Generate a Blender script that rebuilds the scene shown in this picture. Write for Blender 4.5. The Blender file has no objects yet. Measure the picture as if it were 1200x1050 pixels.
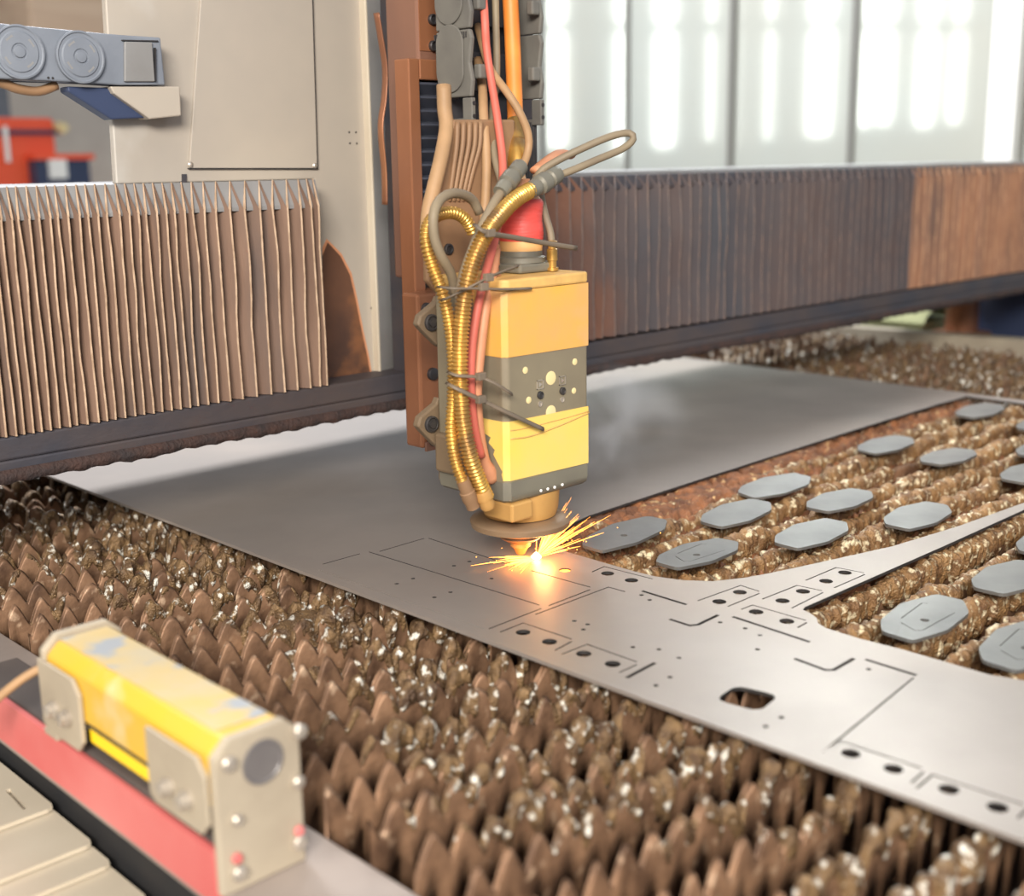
import bpy, bmesh, math, random
import numpy as np
from mathutils import Vector, Matrix

# ------------------------------------------------------------------ camera
random.seed(7); RNG = np.random.default_rng(11)
SC = bpy.context.scene
COL = SC.collection
V1, V2, CC = np.array([2150., 165.]), np.array([-844., 210.]), np.array([600., 525.])
FPX = math.sqrt(-float(np.dot(V1 - CC, V2 - CC)))
def _cr(p):
    d = np.array([p[0] - CC[0], -(p[1] - CC[1]), -FPX]); return d / np.linalg.norm(d)
_X, _Y = _cr(V1), _cr(V2); _Z = np.cross(_X, _Y)
ROT = np.array([_X, _Y, _Z])
CAM = np.array([-1.083, -1.078, 0.5])
def az(x, y, z=0.0):                       # a point on a level plane
    d = ROT @ _cr((x, y)); return CAM + d * (z - CAM[2]) / d[2]
def ay(x, y, Y):                           # a point on an upright plane across the machine
    d = ROT @ _cr((x, y)); return CAM + d * (Y - CAM[1]) / d[1]
def ax(x, y, X):                           # a point on an upright plane along the machine
    d = ROT @ _cr((x, y)); return CAM + d * (X - CAM[0]) / d[0]

cd = bpy.data.cameras.new('camera'); cam = bpy.data.objects.new('camera', cd); COL.objects.link(cam)
cd.sensor_fit = 'HORIZONTAL'; cd.sensor_width = 36; cd.lens = FPX / 1200 * 36
M = Matrix.Identity(4)
for i in range(3):
    for j in range(3): M[i][j] = ROT[i][j]
    M[i][3] = CAM[i]
cam.matrix_world = M
cd.dof.use_dof = True; cd.dof.focus_distance = 1.60; cd.dof.aperture_fstop = 3.0
cd.clip_start = 0.02; cd.clip_end = 100
SC.camera = cam

# ------------------------------------------------------------------ light
vs = SC.view_settings
vs.view_transform = 'Standard'; vs.look = 'None'; vs.gamma = 1.0; vs.exposure = 0.0; vs.use_curve_mapping = False
w = bpy.data.worlds.new('world'); SC.world = w; w.use_nodes = True
w.node_tree.nodes['Background'].inputs[0].default_value = (0.80, 0.86, 0.95, 1)
w.node_tree.nodes['Background'].inputs[1].default_value = 0.66
def area(name, loc, to, sx, sy, power, col):
    l = bpy.data.lights.new(name, 'AREA'); l.shape = 'RECTANGLE'; l.size = sx; l.size_y = sy; l.energy = power; l.color = col
    o = bpy.data.objects.new(name, l); COL.objects.link(o); o.location = loc
    o.rotation_euler = (Vector(to) - Vector(loc)).to_track_quat('-Z', 'Y').to_euler(); return o
area('added_front_key', (-2.9, -2.7, 1.95), (0.0, 0.1, 0.1), 2.0, 1.0, 340, (1.0, 0.93, 0.84))  # unseen key light, added to shape the light on head and slats
area('added_backlight', (0.9, 2.5, 3.2), (0.4, -0.3, 0), 2.4, 1.2, 260, (0.95, 0.97, 1.0))  # unseen backlight, added for bright rims on slag and slat tips

# ------------------------------------------------------------------ materials
def lin(c):
    return tuple(((v / 255) / 12.92 if v / 255 <= 0.04045 else ((v / 255 + 0.055) / 1.055) ** 2.4) for v in c)
def mat(name, c1, c2=None, scale=20, rough=0.6, metal=0.0, bump=0.0, bscale=None, c3=None, s3=6, t3=(0.55, 0.7),
        stretch=None, emit=None, rvar=0.0, detail=5, c2r=(0.35, 0.68), coat=0.0, spec=None):
    m = bpy.data.materials.new(name); m.use_nodes = True; nt = m.node_tree; n = nt.nodes; L = nt.links
    b = n['Principled BSDF']; b.inputs['Roughness'].default_value = rough; b.inputs['Metallic'].default_value = metal
    if spec is not None: b.inputs['Specular IOR Level'].default_value = spec
    if coat: b.inputs['Coat Weight'].default_value = coat; b.inputs['Coat Roughness'].default_value = 0.12
    col1 = (*lin(c1), 1); b.inputs['Base Color'].default_value = col1
    tc = n.new('ShaderNodeTexCoord'); vec = tc.outputs['Object']
    if stretch:
        mp = n.new('ShaderNodeMapping'); mp.inputs['Scale'].default_value = stretch; L.new(vec, mp.inputs[0]); vec = mp.outputs[0]
    def noise(s, d=detail, dist=0.0):
        t = n.new('ShaderNodeTexNoise'); t.inputs['Scale'].default_value = s; t.inputs['Detail'].default_value = d
        t.inputs['Distortion'].default_value = dist; L.new(vec, t.inputs['Vector']); return t.outputs['Fac']
    def ramp(f, a, c):
        r = n.new('ShaderNodeMapRange'); r.inputs['From Min'].default_value = a; r.inputs['From Max'].default_value = c
        L.new(f, r.inputs['Value']); return r.outputs['Result']
    cur = None
    if c2:
        mx = n.new('ShaderNodeMix'); mx.data_type = 'RGBA'; mx.inputs[6].default_value = col1; mx.inputs[7].default_value = (*lin(c2), 1)
        nf = noise(scale); L.new(ramp(nf, *c2r), mx.inputs[0]); cur = mx.outputs[2]
        if rvar:
            rr = n.new('ShaderNodeMath'); rr.operation = 'MULTIPLY_ADD'; L.new(nf, rr.inputs[0]); rr.inputs[1].default_value = rvar
            rr.inputs[2].default_value = rough - rvar * 0.5; L.new(rr.outputs[0], b.inputs['Roughness'])
    if c3:
        mx = n.new('ShaderNodeMix'); mx.data_type = 'RGBA'; mx.inputs[7].default_value = (*lin(c3), 1)
        if cur: L.new(cur, mx.inputs[6])
        else: mx.inputs[6].default_value = col1
        L.new(ramp(noise(s3), *t3), mx.inputs[0]); cur = mx.outputs[2]
    if cur: L.new(cur, b.inputs['Base Color'])
    if bump:
        bp = n.new('ShaderNodeBump'); bp.inputs['Strength'].default_value = bump; bp.inputs['Distance'].default_value = 0.004
        L.new(noise(bscale or scale * 3), bp.inputs['Height']); L.new(bp.outputs[0], b.inputs['Normal'])
    if emit:
        b.inputs['Emission Color'].default_value = (*emit[0], 1); b.inputs['Emission Strength'].default_value = emit[1]
    return m

MT = {}
MT['sheet'] = mat('mill_steel_sheet', (166, 157, 150), (146, 138, 132), 3.2, 0.40, 0.42, 0.03, 60, c3=(178, 165, 154), s3=1.7, t3=(0.5, 0.75), rvar=0.22)
MT['part'] = mat('cut_steel', (136, 135, 132), (114, 113, 112), 9, 0.40, 0.6, 0.03, 80, rvar=0.15)
MT['slat'] = mat('scorched_slat_steel', (160, 124, 96), (92, 68, 52), 24, 0.55, 0.35, 0.25, 160, c3=(196, 166, 138), s3=55, t3=(0.6, 0.72))
MT['slag'] = mat('spatter_slag', (138, 110, 76), (82, 62, 46), 60, 0.40, 0.3, 0.9, 330, c3=(232, 228, 216), s3=95, t3=(0.572, 0.65))
MT['slag_ridge'] = mat('ochre_slag', (156, 120, 78), (96, 66, 44), 45, 0.5, 0.15, 1.0, 300, c3=(230, 214, 178), s3=90, t3=(0.54, 0.66))
MT['rubble'] = mat('rusty_slag_rubble', (150, 98, 62), (96, 62, 42), 40, 0.75, 0.05, 0.8, 260, c3=(206, 168, 116), s3=70, t3=(0.6, 0.7))
MT['frame'] = mat('dusty_grey_rail', (164, 152, 144), (144, 133, 126), 8, 0.5, 0.2, 0.05, 60)
MT['black'] = mat('sooty_black', (22, 24, 28), (34, 32, 32), 10, 0.85)
MT['soot'] = mat('sooty_dark_steel', (66, 66, 74), (86, 76, 74), 7, 0.6, 0.3, 0.2, 60, stretch=(1, 1, 2))
MT['crust'] = mat('rust_crust', (66, 46, 40), (44, 36, 36), 40, 0.8, 0.0, 0.8, 200)
MT['pleat'] = mat('dusty_brown_bellows', (126, 100, 84), (106, 82, 68), 9, 0.75, 0, 0.15, 90, stretch=(3, 3, 0.6), c3=(92, 78, 72), s3=5, t3=(0.5, 0.75))
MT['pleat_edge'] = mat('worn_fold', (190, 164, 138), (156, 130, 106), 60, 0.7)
MT['pleat_dark'] = mat('sooted_bellows', (72, 54, 50), (44, 45, 54), 4, 0.6, 0, 0.15, 90, stretch=(1.2, 1, 0.8), c3=(112, 70, 48), s3=2.2, t3=(0.56, 0.7))
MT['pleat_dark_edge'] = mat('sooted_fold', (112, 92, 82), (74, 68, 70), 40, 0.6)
MT['pleat_orange'] = mat('orange_brown_bellows', (150, 104, 74), (100, 72, 58), 5, 0.6, 0, 0.15, 90, stretch=(2, 1, 0.6))
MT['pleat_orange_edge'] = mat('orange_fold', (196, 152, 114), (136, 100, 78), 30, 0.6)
MT['carriage'] = mat('dusty_carriage_sheet', (184, 174, 160), (168, 160, 150), 4, 0.5, 0.1, 0.02, 60, c3=(206, 208, 206), s3=3.5, t3=(0.6, 0.76), coat=0.15)
MT['carriage_edge'] = mat('blue_grey_edge', (150, 150, 150), (128, 126, 124), 6, 0.5, 0.2)
MT['tint'] = mat('dark_brown_steel', (122, 86, 66), (78, 60, 54), 8, 0.45, 0.3, c3=(178, 118, 74), s3=6, t3=(0.58, 0.72))
MT['chain'] = mat('dusty_grey_plastic', (108, 105, 98), (94, 91, 86), 20, 0.6)
MT['chain_blue'] = mat('blue_grey_plastic', (126, 132, 142), (112, 118, 128), 18, 0.55)
MT['chain_in'] = mat('dark_inner_plastic', (48, 48, 54), (62, 60, 62), 16, 0.6)
MT['copper'] = mat('copper_dusted_casting', (160, 106, 74), (124, 86, 68), 5, 0.4, 0.4, 0.08, 60, c3=(200, 140, 90), s3=4, t3=(0.58, 0.72), stretch=(1, 1, 0.5))
MT['brown'] = mat('brown_dusted_casting', (138, 100, 82), (112, 84, 74), 5, 0.5, 0.3, 0.08, 60, stretch=(1, 1, 0.4))
MT['slatcover'] = mat('dark_blue_accordion', (72, 76, 88), (58, 60, 70), 8, 0.45)
MT['tan'] = mat('tan_dusted_plate', (154, 120, 88), (128, 98, 72), 8, 0.6, 0.1, 0.08, 60)
MT['mount'] = mat('olive_grey_mount', (128, 108, 84), (112, 96, 78), 9, 0.55, 0.15, 0.08, 60)
MT['head'] = mat('dusty_grey_head', (136, 126, 104), (122, 112, 94), 12, 0.5, 0.1, 0.04, 60)
MT['tape_hi'] = mat('orange_masking_tape', (214, 162, 98), (230, 170, 74), 14, 0.5, 0, 0.12, 40, c3=(214, 166, 110), s3=9, t3=(0.52, 0.62))
MT['tape_lo'] = mat('yellow_masking_tape', (230, 196, 112), (238, 200, 92), 12, 0.5, 0, 0.12, 40)
MT['tape_edge'] = mat('wrinkled_tape', (222, 178, 104), (196, 156, 92), 40, 0.6)
MT['ring'] = mat('dusty_copper_ring', (150, 124, 96), (124, 102, 82), 10, 0.45, 0.3)
MT['brassy'] = mat('dusty_brass_cylinder', (214, 166, 98), (196, 148, 88), 10, 0.45, 0.35)
MT['gold'] = mat('gold_corrugated_metal', (224, 178, 92), (188, 144, 78), 30, 0.34, 0.75, c3=(150, 118, 80), s3=14, t3=(0.55, 0.7))
MT['cable_grey'] = mat('dusty_grey_cable', (136, 122, 98), (120, 106, 88), 20, 0.6)
MT['cable_tan'] = mat('dusty_tan_cable', (174, 138, 100), (152, 120, 86), 20, 0.6)
MT['cable_orange'] = mat('orange_cable', (226, 138, 58), (206, 116, 44), 16, 0.5)
MT['hose_red'] = mat('faded_red_hose', (208, 104, 88), (190, 96, 80), 16, 0.55)
MT['hose_pink'] = mat('tan_pink_hose', (204, 142, 104), (184, 124, 92), 16, 0.55)
MT['red_wrap'] = mat('red_tape_wrap', (226, 84, 76), (206, 70, 62), 10, 0.5, 0, 0.3, 50, stretch=(1, 1, 5), c3=(232, 128, 108), s3=9, t3=(0.6, 0.7))
MT['gasket'] = mat('grey_green_connector', (126, 122, 108), (110, 106, 96), 12, 0.5, 0.2)
MT['tie'] = mat('dusty_zip_tie', (118, 104, 88), (100, 90, 78), 20, 0.55)
MT['bolt'] = mat('dark_bolt', (54, 54, 58), (70, 66, 64), 30, 0.5, 0.4)
MT['steel'] = mat('bright_steel', (200, 192, 180), (176, 166, 154), 30, 0.35, 0.6)
MT['pale'] = mat('pale_inlay', (222, 204, 152), None, rough=0.5)
MT['yellow'] = mat('yellow_sensor_paint', (214, 170, 52), (206, 166, 74), 10, 0.45, 0, c3=(206, 190, 150), s3=9, t3=(0.5, 0.62))
MT['yellow_clean'] = mat('bright_yellow_paint', (250, 206, 20), None, rough=0.4)
MT['dust_top'] = mat('dusty_yellow_top', (182, 168, 138), (198, 168, 96), 14, 0.6, 0, c3=(150, 154, 158), s3=22, t3=(0.50, 0.60))
MT['bracket'] = mat('dusty_beige_bracket', (176, 164, 144), (158, 146, 128), 14, 0.6, 0.1)
MT['lens'] = mat('grey_lens', (112, 108, 106), (96, 92, 92), 12, 0.35)
MT['redbar'] = mat('faded_red_paint', (196, 92, 90), (206, 122, 118), 5, 0.5)
MT['bartop'] = mat('shade_toned_bar_top', (92, 84, 80), (72, 66, 64), 8, 0.6)  # dark tone puts the sensor's shade into the bar colour
MT['cover'] = mat('beige_cover_plate', (208, 197, 178), (194, 182, 162), 6, 0.5, 0.15)
MT['panel'] = mat('glossy_pale_panel', (212, 220, 216), (216, 219, 211), 1.2, 0.06, 0.45)
MT['panel_frame'] = mat('panel_joint', (120, 120, 116), None, rough=0.5)
MT['cream'] = mat('cream_wall', (232, 218, 200), (216, 200, 184), 2, 0.8)
MT['floor'] = mat('concrete', (128, 124, 118), (106, 102, 98), 2, 0.8)
MT['red'] = mat('orange_red_paint', (240, 96, 58), (232, 84, 52), 3, 0.45)
MT['navy'] = mat('dark_blue_paint', (54, 66, 96), (44, 54, 80), 3, 0.5)
MT['white'] = mat('white_label', (240, 240, 236), None, rough=0.5)
MT['wood'] = mat('pale_timber', (222, 196, 168), (206, 176, 148), 3, 0.7, stretch=(0.3, 1, 4))
MT['green'] = mat('pale_green_cloth', (176, 178, 132), (156, 158, 116), 6, 0.8)
MT['window'] = mat('daylit_glazing', (240, 244, 246), None, rough=0.4, emit=((1.0, 0.98, 0.93), 5))
MT['mullion'] = mat('window_frame_paint', (120, 122, 120), None, rough=0.6)
MT['spark'] = mat('spark', (255, 160, 40), None, emit=((1.0, 0.36, 0.06), 7))
MT['spark_core'] = mat('white_hot', (255, 240, 200), None, emit=((1.0, 0.72, 0.3), 12))
MT['ember'] = mat('glowing_cut', (255, 120, 30), None, emit=((1.0, 0.3, 0.04), 6))

# ------------------------------------------------------------------ building helpers
BASE = {}
def tag(o, label=None, cat=None, group=None, kind=None):
    if label: o['label'] = label
    if cat: o['category'] = cat
    if group: o['group'] = group
    if kind: o['kind'] = kind
    return o
def thing(name, label, cat, loc, group=None):
    o = bpy.data.objects.new(name, None); COL.objects.link(o); o.location = loc; o.empty_display_size = 0.02
    BASE[o] = Vector(loc); return tag(o, label, cat, group)
class MB:
    def __init__(s): s.v = []; s.f = []; s.mi = []
    def add(s, vs, fs, mi=0):
        k = len(s.v); s.v += [tuple(map(float, p)) for p in vs]; s.f += [tuple(i + k for i in f) for f in fs]; s.mi += [mi] * len(fs); return s
    def box(s, x0, x1, y0, y1, z0, z1, mi=0):
        return s.add([(x, y, z) for x in (x0, x1) for y in (y0, y1) for z in (z0, z1)],
                     [(0, 1, 3, 2), (4, 6, 7, 5), (0, 4, 5, 1), (2, 3, 7, 6), (0, 2, 6, 4), (1, 5, 7, 3)], mi)
    def prism(s, pts, d, mi=0):             # polygon pts swept by vector d
        n = len(pts); d = np.array(d, float); P = [np.array(p, float) for p in pts]
        return s.add(P + [p + d for p in P], [tuple(range(n))[::-1], tuple(range(n, 2 * n))] + [(i, (i + 1) % n, n + (i + 1) % n, n + i) for i in range(n)], mi)
    def lathe(s, c, axis, prof, n=20, mi=0, arc=None):   # prof: (distance along axis, radius)
        a = Vector(axis).normalized(); u = a.orthogonal().normalized(); v = a.cross(u); c = Vector(c)
        vs, fs = [], []
        for h, r in prof:
            for i in range(n):
                t = 2 * math.pi * i / n; vs.append(c + a * h + (u * math.cos(t) + v * math.sin(t)) * r)
        m = len(prof)
        for j in range(m - 1):
            for i in range(n): fs.append((j * n + i, j * n + (i + 1) % n, (j + 1) * n + (i + 1) % n, (j + 1) * n + i))
        fs.append(tuple(range(n))[::-1]); fs.append(tuple(range((m - 1) * n, m * n)))
        return s.add(vs, fs, mi)
    def cyl(s, c, axis, r, h, n=16, mi=0): return s.lathe(c, axis, [(0, r), (h, r)], n, mi)
    def tube(s, pts, r, n=10, step=0.006, rfun=None, mi=0, flat=1.0):
        P = spline(pts, step); m = len(P); T = np.gradient(P, axis=0); T /= np.linalg.norm(T, axis=1)[:, None] + 1e-12
        u = np.cross(T[0], (0, 0, 1.0)); u = u / np.linalg.norm(u) if np.linalg.norm(u) > 1e-6 else np.array((1., 0, 0))
        vs, fs, L = [], [], 0
        for i in range(m):
            if i: L += np.linalg.norm(P[i] - P[i - 1])
            u = u - T[i] * np.dot(u, T[i]); u /= np.linalg.norm(u); v = np.cross(T[i], u)
            rr = rfun(L, i / (m - 1)) if rfun else r
            for k in range(n):
                t = 2 * math.pi * k / n; vs.append(P[i] + (u * math.cos(t) + v * math.sin(t) * flat) * rr)
        for j in range(m - 1):
            for i in range(n): fs.append((j * n + i, j * n + (i + 1) % n, (j + 1) * n + (i + 1) % n, (j + 1) * n + i))
        fs.append(tuple(range(n))[::-1]); fs.append(tuple(range((m - 1) * n, m * n)))
        return s.add(vs, fs, mi)
    def build(s, name, m, parent=None, smooth=False, bevel=0.0, seg=2):
        b = BASE.get(parent, Vector((0, 0, 0)))
        me = bpy.data.meshes.new(name); me.from_pydata([(p[0] - b.x, p[1] - b.y, p[2] - b.z) for p in s.v], [], s.f); me.validate()
        bm = bmesh.new(); bm.from_mesh(me); bmesh.ops.recalc_face_normals(bm, faces=bm.faces); bm.to_mesh(me); bm.free()
        for k in (m if isinstance(m, (list, tuple)) else [m]): me.materials.append(MT[k])
        if len(s.mi) == len(me.polygons): me.polygons.foreach_set('material_index', s.mi)
        if smooth: me.shade_smooth() if hasattr(me, 'shade_smooth') else None
        o = bpy.data.objects.new(name, me); COL.objects.link(o)
        if parent: o.parent = parent
        BASE[o] = b
        if smooth and smooth != 'all':
            me.set_sharp_from_angle(angle=math.radians(38))
        if bevel:
            md = o.modifiers.new('bevel', 'BEVEL'); md.width = bevel; md.segments = seg; md.limit_method = 'ANGLE'; md.angle_limit = math.radians(40)
        return o
def spline(pts, step=0.006):
    P = [np.array(p, float) for p in pts]
    if len(P) == 2:
        k = max(2, int(np.linalg.norm(P[1] - P[0]) / step)); return np.array([P[0] + (P[1] - P[0]) * t for t in np.linspace(0, 1, k)])
    Q = [2 * P[0] - P[1]] + P + [2 * P[-1] - P[-2]]; out = []
    for i in range(1, len(Q) - 2):
        a, b, c, d = Q[i - 1], Q[i], Q[i + 1], Q[i + 2]; k = max(2, int(np.linalg.norm(c - b) / step))
        for t in np.linspace(0, 1, k, endpoint=False):
            out.append(0.5 * (2 * b + (c - a) * t + (2 * a - 5 * b + 4 * c - d) * t * t + (3 * b - a - 3 * c + d) * t ** 3))
    out.append(P[-1]); return np.array(out)
def h3(i, j, k):
    n = (i * 374761393 + j * 668265263 + k * 2147483647 + 1274126177).astype(np.int64) & 0xffffffff
    n = ((n ^ (n >> 13)) * 1274126177) & 0xffffffff; n = n ^ (n >> 16); return (n & 0xffff) / 65535.0
def noise(x, y, z=0.0):
    x, y, z = np.broadcast_arrays(np.asarray(x, float), np.asarray(y, float), np.asarray(z, float))
    i, j, k = (np.floor(a).astype(np.int64) for a in (x, y, z)); f, g, h = x - i, y - j, z - k
    f, g, h = (a * a * (3 - 2 * a) for a in (f, g, h)); r = 0
    for a in (0, 1):
        for b in (0, 1):
            for c in (0, 1):
                r = r + h3(i + a, j + b, k + c) * (f if a else 1 - f) * (g if b else 1 - g) * (h if c else 1 - h)
    return r
def fbm(x, y, z=0.0, o=3):
    r, a = 0, 0.5
    for q in range(o): r = r + a * noise(x * 2 ** q + 17 * q, y * 2 ** q + 5 * q, z * 2 ** q); a *= 0.5
    return r / (1 - 0.5 ** o)
def sstep(a, b, x): t = np.clip((x - a) / (b - a), 0, 1); return t * t * (3 - 2 * t)
def grid_faces(m, n, wrap=False):
    return [(i * n + j, (i + 1) * n + j, (i + 1) * n + (j + 1) % n, i * n + (j + 1) % n) for i in range(m - 1) for j in range(n if wrap else n - 1)]
def plate(name, outer, holes, z, t, m, parent=None, bevel=0.0):     # flat plate with holes; top at z
    cu = bpy.data.curves.new(name, 'CURVE'); cu.dimensions = '2D'; cu.fill_mode = 'BOTH'; cu.extrude = t / 2
    b = BASE.get(parent, Vector((0, 0, 0)))
    for poly in [outer] + holes:
        s = cu.splines.new('POLY'); s.points.add(len(poly) - 1); s.use_cyclic_u = True
        for p, q in zip(s.points, poly): p.co = (q[0] - b.x, q[1] - b.y, 0, 1)
    tmp = bpy.data.objects.new('tmp', cu); COL.objects.link(tmp)
    me = bpy.data.meshes.new_from_object(tmp.evaluated_get(bpy.context.evaluated_depsgraph_get()))
    bpy.data.objects.remove(tmp); bpy.data.curves.remove(cu)
    bm = bmesh.new(); bm.from_mesh(me); bmesh.ops.translate(bm, verts=bm.verts, vec=(0, 0, z - t / 2 - b.z))
    bmesh.ops.remove_doubles(bm, verts=bm.verts, dist=1e-6); bmesh.ops.recalc_face_normals(bm, faces=bm.faces); bm.to_mesh(me); bm.free()
    me.name = name; me.materials.clear(); me.materials.append(MT[m])
    for p in me.polygons: p.use_smooth = False
    o = bpy.data.objects.new(name, me); COL.objects.link(o)
    if parent: o.parent = parent
    BASE[o] = b; return o
def circle(c, r, n=16): return [(c[0] + r * math.cos(2 * math.pi * i / n), c[1] + r * math.sin(2 * math.pi * i / n)) for i in range(n)]
def slot(pts, wd, trim=0.003):               # narrow closed outline along a polyline
    P = [np.array(p[:2], float) for p in pts]
    d = P[1] - P[0]; P[0] = P[0] + d / np.linalg.norm(d) * trim; d = P[-2] - P[-1]; P[-1] = P[-1] + d / np.linalg.norm(d) * trim
    l, r = [], []
    for i, p in enumerate(P):
        d0 = P[i] - P[i - 1] if i else P[1] - P[0]; d1 = P[i + 1] - P[i] if i < len(P) - 1 else d0
        d0, d1 = d0 / np.linalg.norm(d0), d1 / np.linalg.norm(d1); t = d0 + d1; t /= np.linalg.norm(t); nrm = np.array((-t[1], t[0]))
        k = wd / 2 / max(0.5, float(np.dot(nrm, (-d0[1], d0[0])))); l.append(tuple(p + nrm * k)); r.append(tuple(p - nrm * k))
    return l + r[::-1]
def rnd_poly(pts, rad, n=4):                 # round the corners of a 2D polygon
    P = [np.array(p[:2], float) for p in pts]; out = []; m = len(P)
    for i in range(m):
        a, b, c = P[i - 1], P[i], P[(i + 1) % m]; u, v = a - b, c - b; lu, lv = np.linalg.norm(u), np.linalg.norm(v)
        k = min(rad, lu * 0.4, lv * 0.4); p, q = b + u / lu * k, b + v / lv * k
        for t in np.linspace(0, 1, n): out.append(tuple((1 - t) ** 2 * p + 2 * t * (1 - t) * b + t * t * q))
    return out
def px(l, z=0.0): return [tuple(az(x, y, z)[:2]) for x, y in l]
def z8(l): return [(560 + x / 3, 640 + y / 3) for x, y in l]
def z5(l): return [(900 + x / 4, 640 + y / 4) for x, y in l]

# ------------------------------------------------------------------ the hall
tag(MB().box(-9, 9, -6, 14, -0.95, -0.9).build('floor', 'floor'), 'grey concrete hall floor', kind='structure')
tag(MB().box(-7, 9, 13.0, 13.1, -0.9, 5).build('wall_back', 'cream'), 'cream hall wall', kind='structure')
wl = tag(MB().box(-7.1, -7.0, -6, 13, -0.9, 5).build('wall_left', 'cream'), 'hall wall with tall windows', kind='structure')
k = 0
def mir(xp, yp, X=3.0, XW=-6.98):            # where a reflection seen in the panels comes from
    p = ax(xp, yp, X); c = np.array([2 * X - CAM[0], CAM[1], CAM[2]]); return c + (p - c) * (XW - c[0]) / (X - c[0])
for (xa, xb, yb) in ((640, 664, 172), (722, 737, 182), (740, 755, 178), (801, 823, 172), (862, 869, 165), (912, 938, 160), (990, 1001, 152), (1030, 1050, 148), (1052, 1071, 146), (1101, 1120, 148), (1140, 1153, 144)):
    a, b = mir(xa, yb), mir(xb, yb); k += 1
    y0, y1 = sorted((a[1], b[1])); z0 = a[2]
    wn = MB(); zz = mir(xa, 38)[2]
    wn.box(-6.995, -6.96, y0 - 0.06, y1 + 0.06, z0 - 0.06, z0); wn.box(-6.995, -6.96, y0 - 0.06, y1 + 0.06, zz, zz + 0.12); wn.box(-6.995, -6.96, y0 - 0.06, y1 + 0.06, 3.9, 3.96)
    wn.box(-6.995, -6.96, y0 - 0.06, y0, z0, 3.9); wn.box(-6.995, -6.96, y1, y1 + 0.06, z0, 3.9)
    o = tag(wn.build('window_%d' % k, 'mullion'), 'tall narrow daylit hall window', kind='structure')
    MB().box(-6.99, -6.98, y0, y1, z0, zz).build('pane', 'window', o); MB().box(-6.99, -6.98, y0, y1, zz + 0.12, 3.9).build('pane', 'window', o)
# glossy enclosure panels at the far end of the machine
en = thing('enclosure_wall', 'pale glossy enclosure panels with dark joints reflecting tall bright windows', 'enclosure', (3.0, 2.0, -0.9))
for y0, y1, tl in ((2.94, 3.6, 0), (2.439, 2.93, 0.0), (1.916, 2.429, 0.004), (1.386, 1.904, -0.004), (0.87, 1.374, 0.003), (-0.4, 0.75, 0)):
    MB().add([(3.0 + tl, y0, -0.9), (3.0 - tl, y1, -0.9), (3.0 - tl, y1, 2.6), (3.0 + tl, y0, 2.6), (3.03, y0, -0.9), (3.03, y1, -0.9), (3.03, y1, 2.6), (3.03, y0, 2.6)],
             [(0, 1, 2, 3), (7, 6, 5, 4), (0, 4, 5, 1), (1, 5, 6, 2), (2, 6, 7, 3), (3, 7, 4, 0)]).build('panel', 'panel', en)
for y in (2.935, 2.434, 1.91, 1.38): MB().box(2.985, 3.025, y - 0.012, y + 0.012, -0.9, 2.6).build('joint_strip', 'panel_frame', en)
MB().box(2.97, 3.03, 0.775, 0.868, -0.9, 2.6).build('corner_post', 'white', en)
MB().box(3.031, 3.06, -0.4, 3.6, -0.9, 2.6).build('backing', 'panel_frame', en)
# red machine and timber in the blurred distance
p0, p1 = ay(-30, 137, 6.0), ay(76, 215, 6.0)
rm = thing('red_machine', 'orange-red machine with a white label behind the left bellows', 'machine', (p0[0] + 0.4, 6.2, -0.9))
MB().box(p0[0], p1[0] - 0.03, 6.0, 6.5, -0.9, p0[2]).build('cabinet', 'red', rm, bevel=0.02)
a, b = ay(-30, 152, 6.0), ay(66, 158, 6.0); MB().box(a[0], b[0], 5.98, 6.0, b[2], a[2]).build('dark_stripe', 'navy', rm)
a, b = ay(32, 185, 6.0), ay(98, 222, 6.0); MB().box(a[0], b[0], 5.9, 6.3, -0.9, a[2]).build('side_box', 'navy', rm)
a, b = ay(30, 181, 6.0), ay(100, 187, 6.0); MB().box(a[0], b[0], 5.88, 6.3, b[2], a[2]).build('side_box_lid', 'red', rm)
a, b = ay(57, 187, 5.88), ay(79, 209, 5.88); MB().box(a[0], b[0], 5.87, 5.9, b[2], a[2]).build('label_plate', 'white', rm)
a, b = ay(3, 148, 5.97), ay(12, 190, 5.97); MB().box(a[0], b[0], 5.96, 5.98, b[2], a[2]).build('label_strip', 'white', rm)
p = ay(70, 150, 6.0); MB().lathe((p[0], 6.0, p[2]), (0, 1, 0), [(-0.05, 0.03), (0.02, 0.035), (0.1, 0.035)], 14).build('lamp', 'pale', rm, smooth=True)
a, b = ay(-20, -10, 7.5), ay(22, 215, 7.5)
tag(MB().box(a[0] - 1, b[0], 7.5, 7.8, -0.9, a[2] + 1).build('storage_cabinet', 'chain_blue', None, bevel=0.02), 'blurred blue-grey cabinet at the upper left edge', 'cabinet')
a, b = ay(24, -20, 6.9), ay(118, 50, 6.9)
tag(MB().box(a[0], b[0] + 0.6, 6.8, 7.4, b[2], a[2] + 0.3).build('timber_crate', 'wood', None, bevel=0.02), 'pale timber crate on a shelf above the cable chain', 'crate')
tag(MB().box(a[0], b[0] + 0.6, 6.8, 7.45, b[2] - 0.06, b[2]).box(b[0] + .54, b[0] + .6, 6.8, 7.45, -0.9, b[2] - .06).build('crate_shelf', 'frame'), 'grey shelf carrying the timber crate', 'shelf')

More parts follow.
